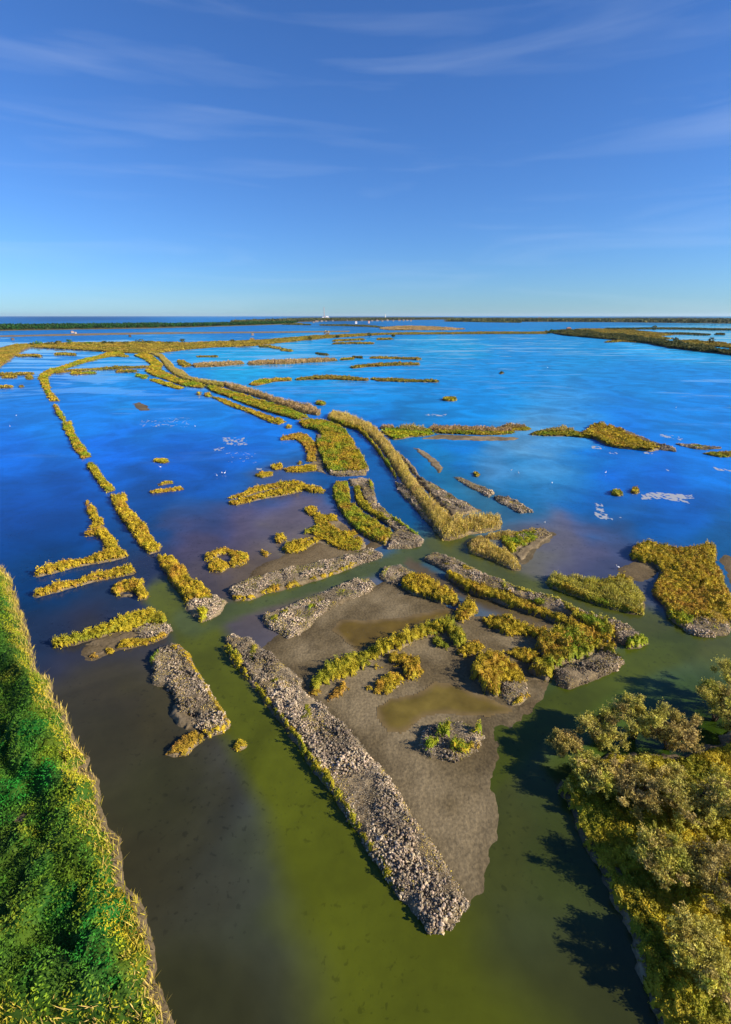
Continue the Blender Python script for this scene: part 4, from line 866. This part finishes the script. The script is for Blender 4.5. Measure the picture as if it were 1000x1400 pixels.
# ------------------------------------------------------------------ the tall hedge bank at the left
def hedge():
    SEED[0] += 1
    line = [(-4, 758), (8, 775), (16, 800), (30, 845), (42, 880), (58, 915), (80, 955), (104, 1012), (132, 1085), (165, 1180), (200, 1290), (240, 1420)]
    edge = np.array([ground(u - 3, v, .8) for u, v in line])
    far = np.array([[edge[0][0] - 8, edge[0][1] + 16]])
    left = np.array([[-75, edge[0][1] + 14], [-60, edge[-1][1]]])
    poly = np.concatenate([edge, left[::-1], far])
    s = .22
    x0, y0 = poly.min(0) - 1; x1, y1 = poly.max(0) + 1
    x0 = max(x0, -62)
    X, Y = np.meshgrid(np.arange(x0, x1, s), np.arange(y0, y1, s))
    sd = sdist(poly, X, Y) + (fbm(X / 2.5, Y / 2.5, 901, 3) - .5) * 1.6
    d1, c1 = worley(X / 2.6, Y / 2.6, 911); d2, c2 = worley(X / .9, Y / .9, 915)
    dome = np.sqrt(np.clip(1 - (d1 / .8) ** 2, 0, 1)); dome2 = np.sqrt(np.clip(1 - (d2 / .8) ** 2, 0, 1))
    inner = sstep(1.5, 5.0, sd)
    zb = .5 * sstep(-.6, 1.2, sd) - .05
    # crest of the bank near the water, the land behind falls away into shade
    hh = (.9 + 2.9 * sstep(.2, 1.9, sd)) * (1 - .84 * sstep(2.4, 4.6, sd + (fbm(X / 4, Y / 4, 921, 2) - .5) * 3)) + 2.0 * sstep(.62, .74, fbm(X / 3.5, Y / 3.5, 925, 2)) * inner
    zc = hh * sstep(-.1, .9, sd) * (.14 + .60 * dome * (.35 + .65 * c1) + .26 * dome2 * c2)
    root = thing('hedge_bank', 'tall overgrown green hedge with pale straw fringe filling the lower left corner', 'hedge', (float(edge[:, 0].mean()), float(edge[:, 1].mean()), 0))
    O = root.location
    mb = MB(); k = fbm(X / 3, Y / 3, 940, 3)[..., None]
    sheet(mb, X, Y, zb, sd > -1, MUDTONE[0] * (1 - k) + MUDTONE[1] * .6 * k)
    mb.build('mud_bank', M_mud, root, True, O)
    mb = MB(); keep = (sd > 0) & (zc > .1)
    Cc = palette('lush', X.ravel(), Y.ravel(), 7, 3).reshape(X.shape + (3,)) * .6  # dark greens, with the shade of the hedge interior painted in
    sheet(mb, X, Y, zb + zc * .58, keep, Cc)
    jj, ii = np.nonzero(keep)
    n = int(len(jj) * s * s * 3.2 / (.19 * .19)); q = rng.integers(0, len(jj), n); jj, ii = jj[q], ii[q]
    z = zb[jj, ii] + zc[jj, ii] * (1.04 - .5 * rng.random(n) ** 1.5) + rng.normal(0, .06, n)
    P = np.column_stack([X[jj, ii] + rng.uniform(-.5, .5, n) * s, Y[jj, ii] + rng.uniform(-.5, .5, n) * s, z])
    sdv = sd[jj, ii]
    k0 = len(mb.C); leaves(mb, P, .19, 'lush', .35, 6, 2.3, 3, .4)
    # outer flank yellower in drifts, its sunlit brightness painted into the leaf colour
    gk = sstep(-.18, .22, (.75 * (1 - sstep(.5, 2.2, sdv))) + .55 * (fbm(P[:, 0] / 1.7, P[:, 1] / 1.7, 955, 3) - .5) - .16)[:, None]
    G = .85 * palette('green', P[:, 0], P[:, 1], 3, 5) * rng.uniform(.85, 1.15, (n, 1)) * (.7 + .6 * c1[jj, ii])[:, None]
    mb.C[k0] = mb.C[k0] * np.repeat(1 - gk, 4, 0) + np.repeat(G * gk, 4, 0)
    mb.build('foliage', M_leaf, root, False, O)
    mb = MB(); jj, ii = np.nonzero((sd > -.2) & (sd < 1.5))
    n = int(len(jj) * s * s * 30); q = rng.integers(0, len(jj), n); jj, ii = jj[q], ii[q]
    P = np.column_stack([X[jj, ii], Y[jj, ii], zb[jj, ii] + zc[jj, ii] * .35])
    P[:, :2] += rng.uniform(-.5, .5, (n, 2)) * s
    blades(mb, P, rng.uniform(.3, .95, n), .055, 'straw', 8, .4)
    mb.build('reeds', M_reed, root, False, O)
hedge()

# ------------------------------------------------------------------ tamarisk trees at the lower right
def tree(name, label, cat, x, y, h, r, seed, style, group, nspray=230, per=40, lf=.145, z0=.3):
    g = np.random.default_rng(seed)
    root = thing(name, label, cat, (x, y, z0 - .25), group)
    O = (x, y, z0 - .25)
    mbT = MB(); mbL = MB()
    ends = []
    for k in range(6):
        a = k / 6 * 6.283 + g.uniform(-.4, .4); rr = r * g.uniform(.35, .75); hz = h * g.uniform(.55, .9)
        p0 = np.array([x + .12 * math.cos(a), y + .12 * math.sin(a), z0 - .3])
        p3 = np.array([x + rr * math.cos(a), y + rr * math.sin(a), z0 + hz])
        p1 = p0 * .65 + p3 * .35 + np.array([0, 0, h * .12]); p2 = p0 * .3 + p3 * .7 + np.array([0, 0, h * .08])
        mbT.tube([p0, p1, p2, p3], [.13 * h / 4, .09 * h / 4, .055 * h / 4, .02], (.16, .12, .085), 6)
        for t in range(3):
            a2 = a + g.uniform(-.9, .9); e = p2 + np.array([math.cos(a2) * r * .4, math.sin(a2) * r * .4, h * g.uniform(.05, .28)])
            mbT.tube([p2 * .6 + p1 * .4, (p2 + e) / 2 + np.array([0, 0, .1]), e], [.05, .035, .012], (.18, .13, .09), 5)
            ends.append(e)
        ends.append(p3)
    ends = np.array(ends)
    # clustered sprays: lumps round the limb ends make an uneven outline with gaps
    nl = 26
    lump = np.concatenate([ends, np.column_stack([x + r * .55 * g.normal(size=nl), y + r * .55 * g.normal(size=nl), z0 + h * np.clip(.62 + .2 * g.normal(size=nl), .3, 1.05)])])
    lr = g.uniform(.26, .55, len(lump)) * r * .55
    ltone = g.uniform(.7, 1.3, len(lump))
    for c, q, tn in zip(lump, lr, ltone):
        if c[2] < z0 + .5: continue
        ns, per_ = 14, 34
        d = g.normal(size=(ns, 3)); d[:, 2] = np.abs(d[:, 2]) * 1.0 + .35
        out = np.array([c[0] - x, c[1] - y, 0]) / r; d += out * .8
        d /= np.linalg.norm(d, axis=1)[:, None]
        L_ = q * g.uniform(.7, 1.9, (ns, 1)) + .15
        t_ = g.uniform(0, 1, (ns, per_, 1))
        P = c + d[:, None, :] * L_[:, None, :] * t_ + g.normal(size=(ns, per_, 3)) * (.17 * (1 - .72 * t_))
        P[:, :, 2] = np.maximum(P[:, :, 2], z0 + .15)
        k0 = len(mbL.C)
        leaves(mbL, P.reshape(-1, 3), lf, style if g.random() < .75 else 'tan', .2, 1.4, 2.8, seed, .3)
        # flowering tips of the plumes are paler than the green sprays below
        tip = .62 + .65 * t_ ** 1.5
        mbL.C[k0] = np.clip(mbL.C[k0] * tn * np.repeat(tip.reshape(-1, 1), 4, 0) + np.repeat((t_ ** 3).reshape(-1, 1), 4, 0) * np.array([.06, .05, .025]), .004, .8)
    mbT.build('trunk', M_bark, root, True, O)
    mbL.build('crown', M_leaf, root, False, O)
    return root
TREES = [  # survey point of the crown middle, crown height above ground, radius
 (772, 1020, 1.9, 1.25, 'low feathery tamarisk, leftmost of the clump at the channel edge', 'tan'),
 (822, 1000, 2.7, 1.75, 'pale round tamarisk second from the left in the clump at the channel edge', 'yellow'),
 (872, 985, 3.7, 2.0, 'tallest tamarisk of the clump, its narrow top clear over the water', 'yellow'),
 (918, 1004, 3.0, 1.9, 'broad tamarisk right of the tallest one, brownish plumes', 'tan'),
 (985, 962, 3.6, 2.2, 'tall yellow-green tamarisk cut by the right edge of the picture', 'yellow'),
 (1018, 938, 4.4, 2.5, 'large pale tamarisk at the right edge behind the tall yellow-green one', 'yellow'),
 (1035, 1000, 3.6, 2.2, 'tamarisk at the right edge below the tall yellow-green one', 'yellow'),
 (812, 1062, 2.6, 1.7, 'tamarisk in front of the clump, left one of the second row', 'yellow'),
 (872, 1075, 3.0, 2.0, 'wide tamarisk in front of the tallest one', 'tan'),
 (940, 1090, 3.2, 2.1, 'tamarisk in the second row, third from the left', 'yellow'),
 (1010, 1100, 3.4, 2.2, 'tamarisk in the second row at the right edge', 'yellow'),
 (905, 1180, 2.8, 1.9, 'bushy tamarisk on the near bank, left one of the lowest row', 'yellow'),
 (985, 1200, 3.0, 2.0, 'bushy tamarisk on the near bank, right one of the lowest row', 'tan'),
 (955, 1310, 2.6, 1.8, 'small tamarisk at the bottom of the near bank', 'yellow'),
]
bank_pts = [(765, 1075), (805, 1035), (860, 1025), (930, 1030), (985, 1010), (1010, 965), (1100, 950), (1250, 1000), (1300, 1420), (900, 1420), (860, 1260), (800, 1140)]
islet('shore_bank', 'muddy near shore under the tamarisk trees in the lower right corner', 'bank', None,
      [('L', 'S', bank_pts), ('S', 'S', [(810, 1070), (900, 1045), (1010, 1010), (1200, 1000), (1250, 1420), (930, 1420), (880, 1250), (820, 1150)], .9, 'olive', .9), ('S', 'S', [(768, 1078), (805, 1042), (860, 1030), (930, 1036), (985, 1020), (990, 1040), (860, 1070), (850, 1160), (900, 1260), (950, 1420), (905, 1418), (862, 1262), (802, 1142)], .7, 'olive')], bank=.3)
for i, (u, v, h, r, lab, sty) in enumerate(TREES):
    x, y = ground(u, v, h * .62)
    tree('tamarisk_tree', lab, 'tree', float(x), float(y), h, r, 100 + i, sty, 'tamarisk trees on the near shore')

# ------------------------------------------------------------------ dark bushes along the far marsh and the right dike
def bush(label, u, v, h, r, style, group, i):
    x, y = ground(u, v + 3.6, .8); x, y = float(x), float(y)
    g = np.random.default_rng(i)
    d = math.hypot(x, y); lf = d / 487 * .9
    root = thing('marsh_bush', label, 'bush', (x, y, .3), group)
    mb = MB()
    n = 130; h *= 1.2; r *= 1.1
    P = g.normal(size=(n, 3)); P /= np.linalg.norm(P, axis=1)[:, None]
    P = P * np.array([r, r, h * .5]) * g.uniform(.4, 1, (n, 1)) + np.array([x, y, .5 + h * .5])
    P[:, 2] = np.maximum(P[:, 2], .6)
    leaves(mb, P, lf, style, .3, 4, 1.4, i, .35)
    mb.build('crown', M_leaf, root, False, (x, y, .3))
    mb = MB(); mb.tube([(x, y, .1), (x + .1, y, .5 + h * .5)], [.25, .12], (.12, .09, .06), 5)
    mb.build('trunk', M_bark, root, False, (x, y, .3))
FB = [(52, 467.5, 5, 6, 'largest dark green bush of the far marsh, first from the left'), (44, 468, 3.5, 4, 'smaller dark bush touching the largest one of the far marsh'),
 (71, 467, 4, 9, 'wide low dark thicket right of the largest marsh bush'), (95, 466.5, 6.5, 4.5, 'upright bright green bush alone on the far marsh'),
 (121, 466.3, 3, 5, 'low dark bush on the far marsh right of the upright green one'), (80, 464, 2.5, 4, 'small dark bush at the back edge of the far marsh, above the thicket'),
 (143, 465.8, 4, 4, 'round dark bush left of the broad dark thicket of the far marsh'), (152, 465.8, 3, 7, 'low bush joined to the round dark one of the far marsh'),
 (172, 465.5, 3, 6, 'low dark bush halfway between round bush and broad thicket'), (192, 464.5, 5, 8, 'broad dark thicket, tallest of the right half of the far marsh'),
 (204, 465, 3.5, 7, 'low dark thicket right of the broad tall one'), (250, 463.5, 5, 4.5, 'lone pointed dark bush on the far marsh, right of all thickets'),
 (231, 465, 2.5, 6, 'low bush left of the lone pointed one'), (318, 463, 3.5, 4, 'small dark bush where the far marsh narrows'),
 (345, 461, 3.5, 4, 'brown bush on the narrow part of the far marsh'), (447, 454.5, 9, 7, 'tall bare brown thicket at the back of the far marsh, centre'),
 (424, 460, 5, 3.5, 'small dark bush left below the tall brown thicket'), (505, 455.5, 7, 4.5, 'dark bush right of the tall brown thicket'), (462, 457, 4, 4, 'low bush just right of the tall brown thicket'), (538, 456, 4, 4, 'last small bush on the thin right part of the far marsh')]
for i, (u, v, h, r, lab) in enumerate(FB):
    bush(lab, u, v, h, r, 'lush' if 'green' in lab else ('pink' if 'brown' in lab and 'right' not in lab and 'left' not in lab else 'dark'), 'bushes on the far marsh', 400 + i)
RB = [(757, 450.5, 6, 9, 'green thicket at the tip of the dark dike, left of the pink house'), (750, 451.5, 4, 7, 'low bush at the very tip of the dark dike'), (768, 451, 7, 7, 'rounded bush beside the left wall of the pink house'),
 (790, 450.2, 7, 8, 'tall dark bush beside the right wall of the pink house'), (802, 450, 6, 9, 'broad dark bush second right of the pink house'), (895, 447.2, 12, 9, 'dark tree on the thin marsh line at the far right'),
 (924, 462.5, 6, 4, 'small tree on the dike before the pale ponds'), (972, 466, 9, 4, 'thin tall tree standing up over the pale ponds')]
for i, (u, v, h, r, lab) in enumerate(RB): bush(lab, u, v, h, r, 'lush' if 'green' in lab else 'dark', 'bushes on the right dike', 450 + i)

# ------------------------------------------------------------------ woods on the horizon (one mass)
def wood(name, tile, pts, n, h, r, style, lf, seed, land=(.10, .085, .04), shore=30):
    w = survey(tile, pts); g = np.random.default_rng(seed)
    x0, y0 = w.min(0); x1, y1 = w.max(0)
    X = g.uniform(x0, x1, n * 8); Y = g.uniform(y0, y1, n * 8)
    m_ = (sdist(w, X, Y) > shore); X, Y = X[m_][:n], Y[m_][:n]
    k = len(X)
    hh = h * g.uniform(.6, 1.15, k) * (.75 + .5 * fbm(X / 90, Y / 60, seed, 2))
    P = np.stack([X, Y, hh * .62 + .8], 1)
    mb = MB()
    per = 9
    d = g.normal(size=(k, per, 3)); d /= np.linalg.norm(d, axis=2)[:, :, None]
    Q = P[:, None, :] + d * np.stack([np.full(k, r), np.full(k, r), hh * .38], 1)[:, None, :] * g.uniform(.5, 1, (k, per, 1))
    leaves(mb, Q.reshape(-1, 3), lf, style, .5, 60, 1.3, seed, .4)
    tag(mb.build(name, M_leaf), kind='stuff')
    s = max(4, (x1 - x0) / 500)
    Xg, Yg = np.meshgrid(np.arange(x0 - 60, x1 + 60, s * 1.5), np.arange(y0 - 60, y1 + 60, s))
    sd = sdist(w, Xg, Yg) + (fbm(Xg / 60, Yg / 40, seed + 2, 3) - .5) * 50
    mb = MB(); kk = fbm(Xg / 50, Yg / 30, seed + 5, 3)[..., None]
    sheet(mb, Xg, Yg, .6 * sstep(-10, 10, sd) - .1, sd > -20, np.array(land) * (.6 + .9 * kk))
    tag(mb.build('far_shore', M_mud, None, True), kind='structure')
wood('pine_woods', 'G', [(-400, 212), (0, 211), (300, 206), (560, 202), (800, 196), (1000, 190), (1200, 183), (1220, 178), (1000, 184), (700, 190), (300, 194), (0, 197), (-400, 199)], 9000, 13, 5.5, 'pine', 4.2, 61, (.16, .13, .05), 25)
wood('village_woods', 'N', [(-60, 186), (0, 184), (120, 180), (200, 177), (330, 172), (520, 171), (700, 167), (860, 165), (860, 160), (700, 160), (480, 161), (250, 163), (60, 171), (-60, 177)], 9000, 16, 11, 'dark', 9, 62, (.09, .075, .045), 30)
wood('far_woods', 'M', [(-150, 174), (0, 175), (300, 175), (600, 177), (1000, 182), (1200, 184), (1200, 166), (700, 164), (300, 163), (0, 162), (-150, 162)], 8000, 14, 16, 'dark', 13, 63, (.05, .055, .04), 40)

# ------------------------------------------------------------------ houses and towers far away
def house(label, u, v, wpx, hgt, wallc, roofc, name='house', cat='house', group=None, z0=.5):
    x, y = ground(u, v, z0); x, y = float(x), float(y)
    d = math.hypot(x, y, H); W = wpx * d / FPX / 2; D = W * .8
    root = thing(name, label, cat, (x, y, z0), group); O = (x, y, z0)
    a = math.atan2(-x, y) + .25
    mb = MB(); mb.box((-W, -D, z0 - 1), (W, D, z0 + hgt), wallc, a, (x, y)); mb.build('wall', M_wall, root, False, O)
    mb = MB(); e = 1.06
    c, s = math.cos(a), math.sin(a)
    def tr(p): return (p[0] * c - p[1] * s + x, p[0] * s + p[1] * c + y, p[2])
    z1 = z0 + hgt + .02; rz = z1 + W * .42
    V = [tr(p) for p in ((-W * e, -D * e, z1), (W * e, -D * e, z1), (W * e, D * e, z1), (-W * e, D * e, z1), (-W * .45, 0, rz), (W * .45, 0, rz))]
    mb.add(V, [(1, 2, 5), (3, 0, 4), ], [(0, 1, 5, 4), (2, 3, 4, 5), (3, 2, 1, 0)], roofc); rf = mb.build('roof', M_wall, root, False, O)
    mb = MB(); mb.box((W * .2, -W * .1, rz - W * .35), (W * .36, W * .1, rz + W * .12), roofc, a, (x, y)); mb.build('chimney', M_wall, rf, False, O)
    for k in range(3):
        wx = (-.6 + .6 * k) * W
        mb = MB(); mb.box((wx - W * .1, -D - .15, z0 + hgt * .35), (wx + W * .1, -D + .05, z0 + hgt * .8), (.05, .05, .06), a, (x, y))
        mb.build('window', M_wall, root, False, O)
    return root
house('pink house with an orange tiled roof standing on the dark bushy dike', 777.5, 451.4, 5.2, 6.5, (.55, .33, .24), (.50, .22, .10))
house('low pale hut beside a shed on the thin sandy bank across the far lagoon', 99, 454.2, 3.0, 3.0, (.36, .27, .22), (.28, .18, .13), 'hut', 'hut')
house('second smaller hut on the thin sandy bank, just right of the pale one', 103.5, 455, 2.0, 2.2, (.45, .36, .28), (.30, .20, .14), 'hut', 'hut')
house('white house alone on the far shore left of the red one, below the village', 487, 441.6, 2.6, 9, (.75, .75, .76), (.5, .42, .4))
house('small red-roofed house alone on the far shore below the village', 504.6, 441.2, 2.2, 11, (.6, .42, .40), (.45, .12, .08))
VH = [(433, 438.0, 5.5, .55), (440, 437.6, 4, .6), (446, 437.4, 3, .5), (429, 439, 3, .45), (509, 437.0, 3, .68), (516, 436.8, 4, .7), (523, 437.2, 3, .6), (530, 436.6, 3.5, .72), (538, 436.9, 2.6, .66), (546, 436.5, 4, .7), (552, 436.8, 3, .62), (557, 436.4, 3.5, .75), (562, 436.9, 3, .7), (455, 436.9, 3, .45), (475, 436.6, 2.5, .4), (495, 436.8, 2.6, .5)]
VL = ['long pale building at the left end of the horizon village', 'pinkish building next to the long pale one at the village end', 'small house third from the left in the horizon village', 'low house on the shore below the long pale building', 'white house at the left of the bright village row', 'larger white house second in the bright village row', 'house set low in front of the bright village row', 'bright white house in the middle of the village row', 'narrow house right of the middle of the village row', 'wide white building in the right half of the village row', 'low house right of the wide white building', 'brightest white house near the right end of the village row', 'last white house at the right end of the village row', 'dull house among dark trees left in the village', 'dim small house in the village woods, centre', 'small house between the village woods and the bright row']
for (u, v, w, g_), lab in zip(VH, VL):
    g_ *= .44
    house(lab, u, v + 1.6, w * .8, 6 + (u * 7.3) % 5, (g_, g_ * .93, g_ * .86), (g_ * .7, g_ * .42, g_ * .32), group='houses of the horizon village')
for k, (u, v, w) in enumerate([(722, 436.3, 4), (738, 436.1, 6), (752, 436.0, 5), (931, 436.6, 5)]):
    house(['left one of three dim low houses on the dark right horizon', 'widest of three dim low houses on the dark right horizon', 'right one of three dim low houses on the dark right horizon', 'low house alone far along the dark right horizon'][k], u, v, w, 12, (.16, .15, .16), (.14, .10, .09), group='dim houses on the right horizon')
def stack(label, u, v, topv, wpx, c1, c2, name, cat):
    x, y = ground(u, v, 0); x, y = float(x), float(y)
    dd = Y_ = math.hypot(y, 0); ht = H + y * ((431.3 - topv) / FPX) * (1 / CP ** 0) * 1.16 * .93
    r = wpx * math.hypot(x, y) / FPX / 2
    root = thing(name, label, cat, (x, y, 0))
    mb = MB(); n = 9
    z = np.linspace(0, ht, n + 1)
    for i in range(n):
        t0, t1 = i / n, (i + 1) / n
        mb.tube([(x, y, z[i] + .05), (x, y, z[i + 1])], [r * (1.3 - .5 * t0), r * (1.3 - .5 * t1)], c1 if i % 2 == 0 else c2, 10)
    mb.build('shaft', M_wall, root, False, (x, y, 0))
    mb = MB(); mb.tube([(x, y, ht + .1), (x, y, ht + 3)], [r, r * .9], (.3, .25, .25), 10); mb.build('rim', M_wall, root, False, (x, y, 0))
    return x, y, r
x, y, r = stack('tall thin pinkish chimney stack rising above the horizon', 443.6, 434.6, 421.8, .7, (.42, .20, .16), (.50, .40, .38), 'chimney_stack', 'chimney')
house('white hall at the foot of the tall chimney stack', 447.2, 434.8, 4.5, 26, (.72, .70, .72), (.6, .55, .55), 'power_hall', 'hall')
house('pale block left of the tall chimney stack, against the sea', 441.8, 434.9, 2.2, 22, (.6, .62, .68), (.5, .5, .55), 'power_hall', 'hall')
stack('short white water tower on the horizon right of the chimney stack', 527, 434.8, 429.3, 1.0, (.7, .7, .7), (.72, .72, .72), 'water_tower', 'tower')
house('tiny dark fishing hut standing in the far left lagoon', 178, 460, 2.6, 3.2, (.05, .05, .06), (.05, .045, .05), 'fishing_hut', 'hut')
house('tiny brown fishing hut in the lagoon near the left edge', 17.5, 464, 2.6, 2.6, (.10, .08, .08), (.10, .08, .07), 'fishing_hut', 'hut')
house('tiny grey fishing hut in the lagoon beyond the marsh, centre left', 345.5, 457.5, 3, 3, (.22, .19, .18), (.20, .15, .13), 'fishing_hut', 'hut')

# ------------------------------------------------------------------ wading birds
def bird_mesh():
    mb = MB()
    def egg(c, rx, ry, rz, col_):
        v, f = ico(); mb.add(v * np.array([rx, ry, rz]) + np.array(c), f, None, col_)
    w = (.82, .80, .78)
    mb.tube([(-.30, 0, .44), (-.18, 0, .47), (0, 0, .50), (.16, 0, .52), (.26, 0, .56)], [.02, .10, .14, .11, .05], w, 8)
    mb.tube([(.22, 0, .54), (.31, 0, .64), (.27, 0, .76), (.30, 0, .88), (.37, 0, .91)], [.055, .035, .028, .03, .04], w, 6)
    mb.tube([(.37, 0, .91), (.42, 0, .90), (.53, 0, .875)], [.03, .018, .004], (.75, .5, .1), 5)
    for s in (-1, 1):
        mb.tube([(.02, .05 * s, .42), (-.03, .05 * s, .22), (.0, .05 * s, -.03)], [.018, .012, .012], (.06, .055, .05), 5)
    return mb
BIRDS = [('A', 65, 52, 'bird alone in the wide blue water near the left edge'), ('A', 872, 293, 'lower left bird of three close together in the middle pond'), ('A', 893, 282, 'upper middle bird of three close together in the middle pond'), ('A', 904, 283, 'upper right bird of three close together in the middle pond'),
         ('A', 645, 259, 'bird in the water just below the lone short scrub bar'), ('C', 115, 272, 'left bird of two standing in the pale shallows right of the reed dike'), ('C', 145, 283, 'right bird of two standing in the pale shallows right of the reed dike'), ('C', 280, 323, 'bird alone below the pale shallows'),
         ('C', 495, 281, 'bird alone in deep blue water below the yellow-green mound'), ('C', 545, 662, 'bird at the muddy edge left of the big square island'), ('C', 248, 486, 'bird at the tip of the V-shaped reed islet'), ('N', 178, 350, 'bird just below the longest reed bar'), ('M', 262, 360, 'bird far out in the wide lagoon on the right'),
         ('C', 778, 20, 'bird in blue water above the yellow-green mound'), ('A', 40, 95, 'second bird near the left edge, below the lone one'), ('A', 785, 95, 'bird among foam flecks in the middle pond')]
proto = None
for i, (tl, zx, zy, lab) in enumerate(BIRDS):
    p = survey(tl, [(zx, zy)], .35)[0]
    if proto is None:
        o = proto = bird_mesh().build('white_bird', M_bird, None, True)
    else:
        o = proto.copy(); col.objects.link(o)
    k = .85 if tl in 'AC' else 1.3
    o.location = (p[0], p[1], 0 if lab.find('tip of') < 0 else .2); o.rotation_euler = (0, 0, i * 2.4); o.scale = (k, k, k)
    tag(o, 'white ' + lab, 'bird', 'white wading birds in the lagoon')
# ------------------------------------------------------------------ sky, sun, camera
SUN_EL, SUN_AZ = R(26), R(104)          # azimuth clockwise from the view direction: right and slightly behind
w = bpy.data.worlds.new('World'); sc.world = w; w.use_nodes = True
nt = w.node_tree; N = nt.nodes; L = nt.links
sky = N.new('ShaderNodeTexSky'); sky.sky_type = 'NISHITA'; sky.sun_disc = False
sky.sun_elevation = SUN_EL; sky.sun_rotation = SUN_AZ
sky.air_density = 1.0; sky.dust_density = .1; sky.ozone_density = 2.2; sky.altitude = 40
hs = N.new('ShaderNodeHueSaturation'); hs.inputs['Saturation'].default_value = 1.0
L.new(sky.outputs[0], hs.inputs['Color'])
tint = N.new('ShaderNodeMix'); tint.data_type = 'RGBA'; tint.blend_type = 'MULTIPLY'; tint.inputs[0].default_value = 1
tint.inputs[7].default_value = (.47, .84, 1.47, 1)
L.new(hs.outputs[0], tint.inputs[6])
# faint high wisps drawn out along the horizon
tc = N.new('ShaderNodeTexCoord'); mp = N.new('ShaderNodeMapping'); mp.inputs['Scale'].default_value = (1.6, 1.6, 16)
nz_ = N.new('ShaderNodeTexNoise'); nz_.inputs['Scale'].default_value = 1.6; nz_.inputs['Detail'].default_value = 6; nz_.inputs['Distortion'].default_value = .6
mr = N.new('ShaderNodeMapRange'); mr.inputs['From Min'].default_value = .5; mr.inputs['From Max'].default_value = .8; mr.inputs['To Max'].default_value = .11
wisp = N.new('ShaderNodeMix'); wisp.data_type = 'RGBA'; wisp.inputs[7].default_value = (8.5, 9.6, 11, 1)
L.new(tc.outputs['Generated'], mp.inputs['Vector']); L.new(mp.outputs[0], nz_.inputs['Vector']); L.new(nz_.outputs['Fac'], mr.inputs['Value'])
L.new(mr.outputs[0], wisp.inputs[0]); L.new(tint.outputs[2], wisp.inputs[6])
L.new(wisp.outputs[2], N['Background'].inputs['Color'])
N['Background'].inputs['Strength'].default_value = .053
sl = bpy.data.lights.new('sun', 'SUN'); sl.energy = 5; sl.angle = R(.5); sl.color = (1, .90, .74)
so = bpy.data.objects.new('sun', sl); col.objects.link(so)
from mathutils import Vector
d = Vector((math.sin(SUN_AZ) * math.cos(SUN_EL), math.cos(SUN_AZ) * math.cos(SUN_EL), math.sin(SUN_EL)))
so.rotation_euler = d.to_track_quat('Z', 'Y').to_euler(); so.location = (60, -20, 80)
cam = bpy.data.cameras.new('camera'); cam.sensor_fit = 'HORIZONTAL'; cam.sensor_width = 36; cam.lens = 36 * FPX / 1000
cam.clip_start = .5; cam.clip_end = 200000
co = bpy.data.objects.new('camera', cam); col.objects.link(co)
co.location = (0, 0, H); co.rotation_euler = (math.pi / 2 - PITCH, 0, 0)
sc.camera = co
vs = sc.view_settings; vs.view_transform = 'Standard'; vs.look = 'None'; vs.exposure = .95; vs.gamma = 1
sc.cycles.max_bounces = 6; sc.cycles.use_denoising = True
# thin sea air between the drone and the horizon
HAZE = 1e-5
if HAZE:
    mb = MB(); mb.box((-70000, -3000, -1.2), (70000, 70000, 250))
    hm = bpy.data.materials.new('sea_air'); hm.use_nodes = True
    hn = hm.node_tree; hn.nodes.remove(hn.nodes['Principled BSDF'])
    pv = hn.nodes.new('ShaderNodeVolumePrincipled'); pv.inputs['Density'].default_value = HAZE
    pv.inputs['Color'].default_value = (.62, .82, 1, 1); pv.inputs['Anisotropy'].default_value = .2
    hn.links.new(pv.outputs[0], hn.nodes['Material Output'].inputs['Volume'])
    tag(mb.build('haze', hm), kind='stuff')
print('COUNT', COUNT)
